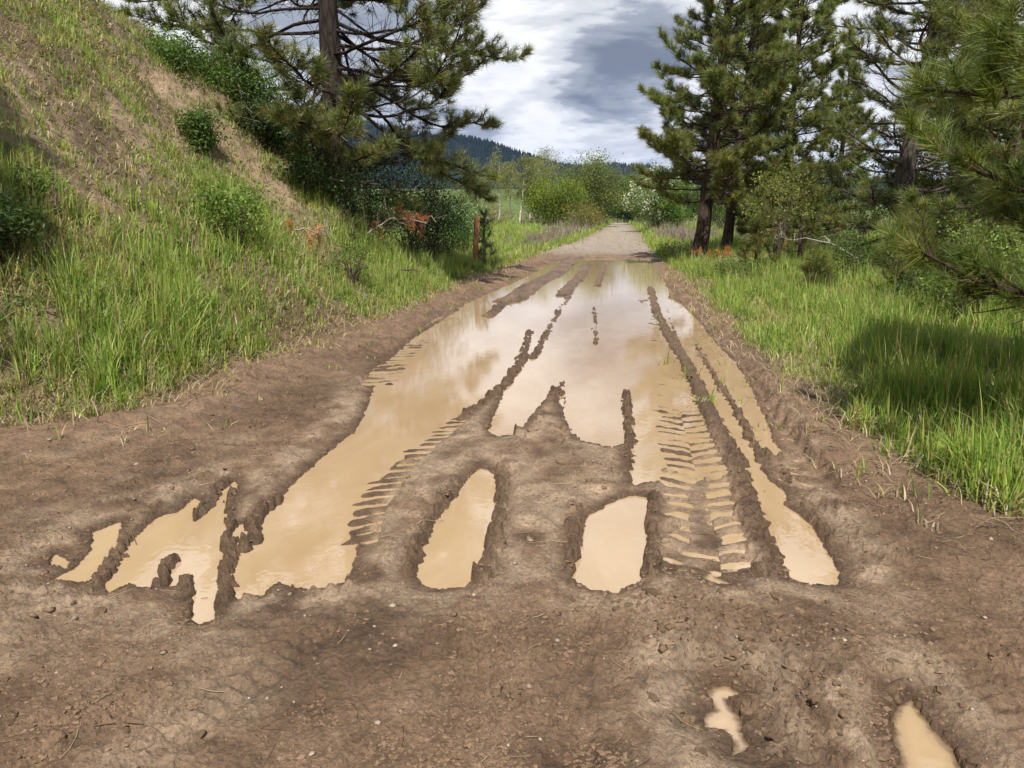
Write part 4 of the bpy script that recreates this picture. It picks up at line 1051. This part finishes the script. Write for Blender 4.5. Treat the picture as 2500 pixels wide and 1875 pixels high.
# low leafy weeds over the bank and verges: ground cover nobody could count
def weeds():
    rs = np.random.RandomState(91); mb = MB()
    n = 5200
    x = rs.uniform(-13, -4.0, n); y = rs.uniform(4.5, 24, n)
    bk, s_ = bank_h(x, y); pn = fbm(x * 1.1 + 9, y * 1.1, 3)
    k = (s_ > .7) & (pn > -.12) & (rs.rand(n) < .75 * (1 - .85 * scar(x, y)))
    x, y, bk = x[k], y[k], bk[k]; z = height(x, y)[0]
    kind = rs.rand(len(x))
    for i in range(len(x)):
        m_ = rs.randint(10, 26); r_ = rs.uniform(.05, .17)
        P = np.array((x[i], y[i], z[i])) + rs.normal(0, 1, (m_, 3)) * np.array((r_, r_, r_ * .45)) + np.array((0, 0, r_ * .5))
        P[:, 2] += (P[:, 0] - x[i]) * -.5 * (bk[i] > .8)
        c = np.array((.12, .19, .045)) if kind[i] < .5 else (np.array((.17, .20, .10)) if kind[i] < .72 else (np.array((.26, .21, .13)) if kind[i] < .9 else np.array((.075, .12, .03))))
        leaves(mb, P, rs, rs.uniform(.025, .05), np.tile(c * rs.uniform(.7, 1.3), (m_, 1)) * rs.uniform(.8, 1.2, (m_, 1)), up=.9)
    tag(mb.build('ground_cover', M_LEAF, smooth=False), 'low leafy weeds patching the earth bank on the left', 'weeds', kind='stuff')
    # dead flattened straw on the bank and along the muddy edges
    mb = MB(); n = 60000
    r = np.sqrt(rs.uniform(3 ** 2, 22 ** 2, n)); a = rs.uniform(R_(-42), R_(42), n) + YAW + np.pi / 2
    x, y = r * np.cos(a), r * np.sin(a)
    d = dirt_d(x, y); bk, s_ = bank_h(x, y)
    pr = np.where(d < -.1, .45 * sst(.2, -.3, fbm(x * .9, y * .9, 3)) + .25 * (x < 0), .75 * np.exp(-((d - .1) / .45) ** 2))
    k = rs.rand(n) < pr
    x, y, r = x[k], y[k], r[k]; n = len(x); z = height(x, y)[0] + .004
    g = rs.rand(n)[:, None]
    c = np.array((.25, .18, .11)) * (1 - g) + np.array((.50, .42, .29)) * g
    blades(mb, x, y, z, rs.uniform(.08, .26, n), .004 + .0006 * r, rs.uniform(0, 6.28, n), rs.uniform(1.25, 2.1, n), c, rs, 3)
    tag(mb.build('dead_grass', M_GRASS), 'dead flattened straw on the bank and along the muddy edges', 'dead grass', kind='stuff')
weeds()

# ------------------------------------------------------------------ wooden post
def post():
    x, y = at_y(1024, 22.6), 22.6
    z = hz(x, y)
    o = MB(); rs = np.random.RandomState(2)
    w2, t2, H = .07, .035, 1.56
    lv = np.linspace(-.12, H, 12); V = []
    for q, zz in enumerate(lv):
        b = .004 * math.sin(q * 1.7)
        for (sx, sy_) in ((-1, -1), (1, -1), (1, 1), (-1, 1)):
            V.append((sx * w2 + b + .09 * max(zz, 0) / H, sy_ * t2, zz + (.012 * sx if q == 11 else 0)))
    Q = [[4 * a + c, 4 * a + (c + 1) % 4, 4 * a + 4 + (c + 1) % 4, 4 * a + 4 + c] for a in range(11) for c in range(4)] + [[44, 45, 46, 47]]
    o.add(V, Q, C=(.34, .15, .065))
    m, t = mat_new('post_wood')
    ob = t.n('ShaderNodeTexCoord').outputs['Object']
    mp = t.n('ShaderNodeMapping', Vector=ob, Scale=(1, 1, .06)).outputs[0]
    nz = t.n('ShaderNodeTexNoise', Vector=mp, Scale=60.0, Detail=5.0).outputs[0]
    n2_ = t.n('ShaderNodeTexNoise', Vector=ob, Scale=3.0, Detail=3.0).outputs[0]
    c = t.mix(1.0, t.ramp(nz, [(.3, (.24, .105, .045)), (.7, (.44, .21, .095))]), t.ramp(n2_, [(.35, (.6, .55, .5)), (.6, (1, 1, 1))]), 'MULTIPLY')
    bb = t.n('ShaderNodeBump', Strength=.6, Distance=.004, Height=nz)
    p = t.n('ShaderNodeBsdfPrincipled', Base_Color=c, Roughness=.8, Normal=bb.outputs[0])
    t.n('ShaderNodeOutputMaterial', Surface=p.outputs[0])
    ob_ = o.build('wooden_post', m, smooth=False, loc=(x, y, z))
    ob_.rotation_euler = (0, 0, R_(28))
    tag(ob_, 'reddish brown wooden marker post leaning in the left verge', 'post')
post()

# ------------------------------------------------------------------ utility pole behind the bank, with its guy wire
def upole():
    p = at3(471, 150, 26.0)
    z0 = hz(p[0], p[1])
    root = empty('utility_pole', (p[0], p[1], z0), 'grey wooden utility pole behind the left bank', 'utility pole')
    mb = MB(); rs = np.random.RandomState(5)
    zz = np.linspace(-.3, 11.5, 14)
    mb.tube(np.stack([0 * zz, 0 * zz, zz], -1), .17 - .004 * zz, 12, (.40, .34, .28), .03, rs)
    mb.build('pole', M_TWIG, root)
    c = MB(); c.tube([(-1.2, 0, 10.9), (0, -.15, 10.9), (1.2, 0, 10.9)], .06, 6, (.3, .25, .2)); c.build('crossarm', M_TWIG, root)
    for sx in (-1.0, .1, 1.0):
        i = MB(); i.tube([(sx, -.08, 10.95), (sx, -.08, 11.02), (sx, -.08, 11.12), (sx, -.08, 11.16)], [.03, .055, .05, .02], 8, (.35, .36, .36)); i.build('insulator', M_STONE, root)
    g = MB(); a = np.array((0, 0, 10.6)); b = np.array((-5.2, -3.5, 0.5)); tt = np.linspace(0, 1, 12)[:, None]
    g.tube(a + (b - a) * tt, .012, 4, (.25, .25, .26)); g.build('guy_wire', M_STONE, root)
upole()

# ------------------------------------------------------------------ dead branches
def deadbranch(name, label, x, y, seed, L, rz, n=7, tint=(.34, .29, .25), needle=None, ntuft=0, h=.5, droop=0.1, r=.02):
    rs = np.random.RandomState(seed)
    root = empty(name, (x, y, hz(x, y)), label, 'dead branch', 'dead branches lying in the grass', rz)
    w_ = MB(); TP, TD = [], []
    t = np.linspace(0, 1, 10)[:, None]
    main = np.hstack([L * t - L * .5, .08 * L * np.sin(t * 3), .05 + h * np.sin(t * 2.2) * .6]) + rs.normal(0, .02 * L, (10, 3)) * t
    w_.tube(main, np.linspace(r, r * .35, 10), 5, tint)
    for i in range(n):
        k = rs.randint(2, 10); d = unit(np.array((rs.uniform(-.2, .9), rs.uniform(-1, 1), rs.uniform(-.1, 1.1))))
        l = L * rs.uniform(.2, .5); s = np.linspace(0, 1, 7)[:, None]
        p = main[k] + d * l * s + np.array((0, 0, 1)) * (-l * droop * 4) * s ** 2 + rs.normal(0, .05 * l, (7, 3)) * s
        p[:, 2] = np.maximum(p[:, 2], .03)
        w_.tube(p, np.linspace(r * .5, r * .18, 7), 4, np.array(tint) * rs.uniform(.8, 1.3))
        TP.append(p[-1]); TD.append(p[-1] - p[-2])
        for _ in range(2):
            q = p[rs.randint(2, 6)]; d2 = unit(d + rs.normal(0, .6, 3)); e = q + np.outer(np.linspace(0, 1, 4), d2) * l * .4; e[:, 2] = np.maximum(e[:, 2], .03)
            w_.tube(e, np.linspace(r * .25, r * .12, 4), 3, np.array(tint)); TP.append(e[-1]); TD.append(d2)
    w_.build('limb', M_TWIG, root)
    if needle is not None:
        nb = MB(); TP = np.array(TP)[:ntuft] if ntuft < len(TP) else np.array(TP); TD = np.array(TD)[:len(TP)] + np.array((0, 0, -.5))
        for a_, b_ in zip(TP, TD):
            nb = MB(); needles(nb, a_[None], b_[None], rs, 60, .17, .007, np.array(needle)[None] * rs.uniform(.8, 1.2), (.1, .8), .2)
            nb.build('dead_needle_tuft', M_DRY, root, smooth=False)
deadbranch('dead_branch', 'grey dead branch with hanging rust red needles by the dark bushes', at_y(835, 15.6), 15.6, 201, 1.7, .5, 9, needle=(.30, .10, .04), ntuft=12, h=1.2, droop=.2)
deadbranch('dead_branch', 'tan dead pine branch drooping in the grass below the bright bush', at_y(620, 11.8), 11.8, 202, .9, .2, 5, needle=(.50, .28, .12), ntuft=9, h=.5, droop=.3)
deadbranch('dead_branch', 'bleached bare branches lying on the bank under the pine', at_y(668, 15.2), 15.2, 203, 1.8, 2.8, 8, (.30, .27, .24), h=.25, r=.011)
deadbranch('dead_branch', 'dark rotten branch lying in the grass right of the small shrub', at_y(850, 14.6), 14.6, 204, 1.3, -.6, 3, (.13, .10, .08), h=.15, r=.03)
deadbranch('dead_branch', 'bright orange dead pine branch beside the bushy right pine', at_y(1568, 23.5), 23.5, 205, 1.6, .1, 9, needle=(.42, .16, .05), ntuft=22, h=.5, droop=.1)
deadbranch('dead_branch', 'orange brown dead branches under the slender pine', at_y(1730, 26), 26.0, 206, 2.4, .1, 8, needle=(.42, .22, .09), ntuft=14, h=.4)
deadbranch('dead_branch', 'pale curled bare branches under the open pine', at_y(1790, 20.5), 20.5, 207, 2.6, 2.6, 11, (.45, .42, .38), h=1.3, r=.016, droop=.2)

# ------------------------------------------------------------------ small litter on the mud
def litter():
    rs = np.random.RandomState(77)
    # pebbles
    n = 1500
    r = np.sqrt(rs.uniform(1.4 ** 2, 6.5 ** 2, n)); a = rs.uniform(R_(-44), R_(44), n) + YAW + np.pi / 2
    x, y = r * np.cos(a), r * np.sin(a)
    z, d, wt = height(x, y)
    k = (d > 0.1) & (z > .008) & (wt < -.03)
    x, y, z = x[k], y[k], z[k]; n = len(x)
    oc = np.array([(1, 0, 0), (-1, 0, 0), (0, 1, 0), (0, -1, 0), (0, 0, 1), (0, 0, -1), (.62, .62, .5), (-.62, .62, .5), (.62, -.62, .5), (-.62, -.62, .5)], float)
    fc = np.array([(0, 6, 4 - 0), (0, 2, 6), (2, 4, 6), (2, 7, 4), (2, 1, 7), (1, 4, 7), (1, 9, 4), (1, 3, 9), (3, 4, 9), (3, 8, 4), (3, 0, 8), (0, 4, 8), (0, 5, 2), (2, 5, 1), (1, 5, 3), (3, 5, 0)])
    s = rs.gamma(1.6, .0019, n) + .0018
    V = oc[None] * rs.uniform(.75, 1.25, (n, 10, 1)) * s[:, None, None] * np.stack([rs.uniform(.8, 1.4, n), rs.uniform(.7, 1.1, n), rs.uniform(.5, .8, n)], -1)[:, None]
    an = rs.rand(n) * 6.3; ca, sa = np.cos(an)[:, None], np.sin(an)[:, None]
    V = np.stack([V[..., 0] * ca - V[..., 1] * sa + x[:, None], V[..., 0] * sa + V[..., 1] * ca + y[:, None], V[..., 2] + z[:, None] + s[:, None] * .25], -1)
    F = (np.arange(n)[:, None, None] * 10 + fc[None]).reshape(-1, 3)
    g = rs.rand(n, 1); c = np.array((.20, .15, .105)) * (1 - g) + np.array((.36, .29, .22)) * g
    mb = MB(); mb.add(V.reshape(-1, 3), None, F, np.repeat(c, 10, 0))
    tag(mb.build('pebble_scatter', M_STONE, smooth=True), 'small pale pebbles scattered over the foreground mud', 'pebbles', kind='stuff')
    # mud clods
    n = 2600
    r = np.sqrt(rs.uniform(1.4 ** 2, 8.5 ** 2, n)); a = rs.uniform(R_(-44), R_(44), n) + YAW + np.pi / 2
    x, y = r * np.cos(a), r * np.sin(a)
    z, d, wt = height(x, y); pt = fbm(x * 1.3 + 4, y * 1.3, 3)
    st = np.exp(-((x - (0.30 + 0.55 * (3.05 - y))) / 0.33) ** 2) * (y < 3.3)
    k = (d > -.1) & (z > .012) & (rs.rand(n) < np.clip(.25 + pt * 1.2 + st, 0, 1))
    x, y, z = x[k], y[k], z[k]; n = len(x)
    s = np.minimum(rs.gamma(1.8, .0045, n) + .004, .022)
    V = oc[None] * rs.uniform(.6, 1.35, (n, 10, 1)) * s[:, None, None] * np.stack([rs.uniform(.8, 1.5, n), rs.uniform(.7, 1.2, n), rs.uniform(.5, .9, n)], -1)[:, None]
    an = rs.rand(n) * 6.3; ca, sa = np.cos(an)[:, None], np.sin(an)[:, None]
    V = np.stack([V[..., 0] * ca - V[..., 1] * sa + x[:, None], V[..., 0] * sa + V[..., 1] * ca + y[:, None], V[..., 2] + z[:, None] - s[:, None] * .1], -1)
    F = (np.arange(n)[:, None, None] * 10 + fc[None]).reshape(-1, 3)
    c = np.array((.19, .123, .077)) * rs.uniform(.75, 1.15, (n, 1))
    mb = MB(); mb.add(V.reshape(-1, 3), None, F, np.repeat(c, 10, 0))
    tag(mb.build('mud_clod_scatter', plain_mat('clod_mud', .9, 90, .2, .012), smooth=True), 'crumbled clods of brown mud strewn over the track', 'mud clods', kind='stuff')
    # broken clods in the churned strip at the right
    ico = bpy.data.meshes.new('tmp_clod'); import bmesh
    bm = bmesh.new(); bmesh.ops.create_icosphere(bm, subdivisions=2, radius=1.0); bm.to_mesh(ico); bm.free()
    iv = np.array([v.co[:] for v in ico.vertices]); it = np.array([p.vertices[:] for p in ico.polygons]); bpy.data.meshes.remove(ico)
    n = 900
    yy = rs.uniform(1.5, 3.35, n); xx = 0.30 + 0.55 * (3.05 - yy) + rs.normal(0, .27, n)
    m2 = rs.rand(n) < .45
    r = 1 / rs.uniform(1 / 7.0, 1 / 1.5, n); a = rs.uniform(R_(-42), R_(42), n) + YAW + np.pi / 2
    xx = np.where(m2, r * np.cos(a), xx); yy = np.where(m2, r * np.sin(a), yy)
    k = ~m2 | (fbm(xx * 1.3 + 4, yy * 1.3, 3) > .12)
    xx, yy = xx[k], yy[k]; zz, d, wt = height(xx, yy)
    k = (d > 0) & (zz > .012); xx, yy, zz = xx[k], yy[k], zz[k]
    mb = MB()
    for i in range(len(xx)):
        q = rs.uniform(0, 50); sz = min(.005 + rs.gamma(1.8, .0045), .026)
        f = 1 + .45 * gnoise(iv[:, 0] * 1.5 + q, iv[:, 1] * 1.5 + iv[:, 2] * 1.1 + q) + .22 * gnoise(iv[:, 0] * 4 + q, iv[:, 2] * 4 - iv[:, 1] * 3)
        an = rs.rand() * 6.3; V = iv * f[:, None] * sz * np.array((rs.uniform(.9, 1.6), rs.uniform(.7, 1.1), rs.uniform(.5, .85)))
        V = np.stack([V[:, 0] * math.cos(an) - V[:, 1] * math.sin(an) + xx[i], V[:, 0] * math.sin(an) + V[:, 1] * math.cos(an) + yy[i], V[:, 2] + zz[i] - sz * .15], -1)
        mb.add(V, None, it, np.array((.150, .098, .061)) * rs.uniform(.75, 1.15))
    tag(mb.build('mud_clod_scatter', plain_mat('broken_mud', .9, 60, .2, .010), smooth=False), 'dark broken clods churned up on the near right of the track', 'mud clods', kind='stuff')
    # crumbs of mud
    n = 90000
    r = np.concatenate([1 / rs.uniform(1 / 9.0, 1 / 1.4, 65000), np.sqrt(rs.uniform(81, 900, 25000))]); a = rs.uniform(R_(-44), R_(44), n) + YAW + np.pi / 2
    x, y = r * np.cos(a), r * np.sin(a)
    pt = fbm(x * 1.1 + 4, y * 1.1, 3) + .5 * fbm(x * 5 + 1, y * 5, 2)
    st = np.exp(-((x - (0.30 + 0.55 * (3.05 - y))) / 0.33) ** 2) * (y < 3.3)
    k = rs.rand(n) < np.clip(.10 + pt * 1.6 + st * .6, 0.03, 1)
    x, y = x[k], y[k]
    z, d, wt = height(x, y)
    k = (d > -.15) & (z > .010)
    x, y, z = x[k], y[k], z[k]; n = len(x)
    s = np.minimum(rs.gamma(1.5, .0018, n) + .0018, .009) * (1 + .10 * np.hypot(x, y))
    V = oc[None] * rs.uniform(.6, 1.35, (n, 10, 1)) * s[:, None, None] * np.stack([rs.uniform(.8, 1.6, n), rs.uniform(.7, 1.2, n), rs.uniform(.5, .9, n)], -1)[:, None]
    an = rs.rand(n) * 6.3; ca, sa = np.cos(an)[:, None], np.sin(an)[:, None]
    V = np.stack([V[..., 0] * ca - V[..., 1] * sa + x[:, None], V[..., 0] * sa + V[..., 1] * ca + y[:, None], V[..., 2] + z[:, None] - s[:, None] * .15], -1)
    F = (np.arange(n)[:, None, None] * 10 + fc[None, :, :]).reshape(-1, 3)
    c = np.array((.19, .123, .076)) * rs.uniform(.72, 1.12, (n, 1))
    mb = MB(); mb.add(V.reshape(-1, 3), None, F, np.repeat(c, 10, 0))
    tag(mb.build('mud_crumb_scatter', plain_mat('crumb_mud', .9, 120, .2), smooth=False), 'fine crumbs of mud covering the rough parts of the track', 'mud crumbs', kind='stuff')
    # twigs, straw and needles
    mb = MB(); n = 4200
    r = np.sqrt(rs.uniform(1.4 ** 2, 9 ** 2, n)); a = rs.uniform(R_(-44), R_(44), n) + YAW + np.pi / 2
    x, y = r * np.cos(a), r * np.sin(a)
    z, d, wt = height(x, y)
    edge = np.exp(-(d / 1.0) ** 2)
    k = (d > -.3) & ((wt < 0.0) | (rs.rand(n) < .012)) & (rs.rand(n) < .35 + .65 * edge)
    x, y, d = x[k], y[k], d[k]
    for i in range(len(x)):
        big = rs.rand() < .06
        l = rs.uniform(.10, .24) if big else rs.uniform(.025, .11); an = rs.uniform(0, 6.28); cu = rs.normal(0, .25) * l
        m_ = 4; s = np.linspace(-.5, .5, m_)
        px2 = x[i] + math.cos(an) * l * s - math.sin(an) * cu * (s * s); py2 = y[i] + math.sin(an) * l * s + math.cos(an) * cu * (s * s)
        zz = np.maximum(height(px2, py2)[0], 0.0)
        zl = np.linspace(zz[0], zz[-1], m_); zz = np.maximum(np.maximum(zz * .6 + zl * .4, zl), 0) + .004
        c = [(.42, .32, .20), (.30, .20, .12), (.17, .11, .075), (.48, .38, .25)][rs.randint(4)]
        mb.tube(np.stack([px2, py2, zz], -1), (.0022 if big else .0012) * rs.uniform(.7, 1.3), 3, np.array(c) * rs.uniform(.7, 1.2))
    tag(mb.build('twig_litter', M_DRY), 'dry twigs, straw and pine needles lying on the mud', 'twigs', kind='stuff')
litter()

# ------------------------------------------------------------------ thin air
def haze():
    m, t = mat_new('haze_air')
    v = t.n('ShaderNodeVolumePrincipled', Color=(.36, .54, 1.0, 1), Density=HAZE, Anisotropy=0.0)
    t.n('ShaderNodeOutputMaterial', Volume=v.outputs[0])
    me = bpy.data.meshes.new('haze')
    a, b, z0, z1 = -9600., 9600., -3., 620.
    V = np.array([(x, y, z) for z in (z0, z1) for x, y in ((a, a), (b, a), (b, b), (a, b))])
    mesh_from(me, V, np.array([(3, 2, 1, 0), (4, 5, 6, 7), (0, 1, 5, 4), (1, 2, 6, 5), (2, 3, 7, 6), (3, 0, 4, 7)]), np.zeros((0, 3), int), False)
    me.materials.append(m)
    o = bpy.data.objects.new('haze', me); COL.objects.link(o)
    tag(o, 'thin blue air between the track and the far ridge', 'haze', kind='stuff')
HAZE = 0.000045
haze()
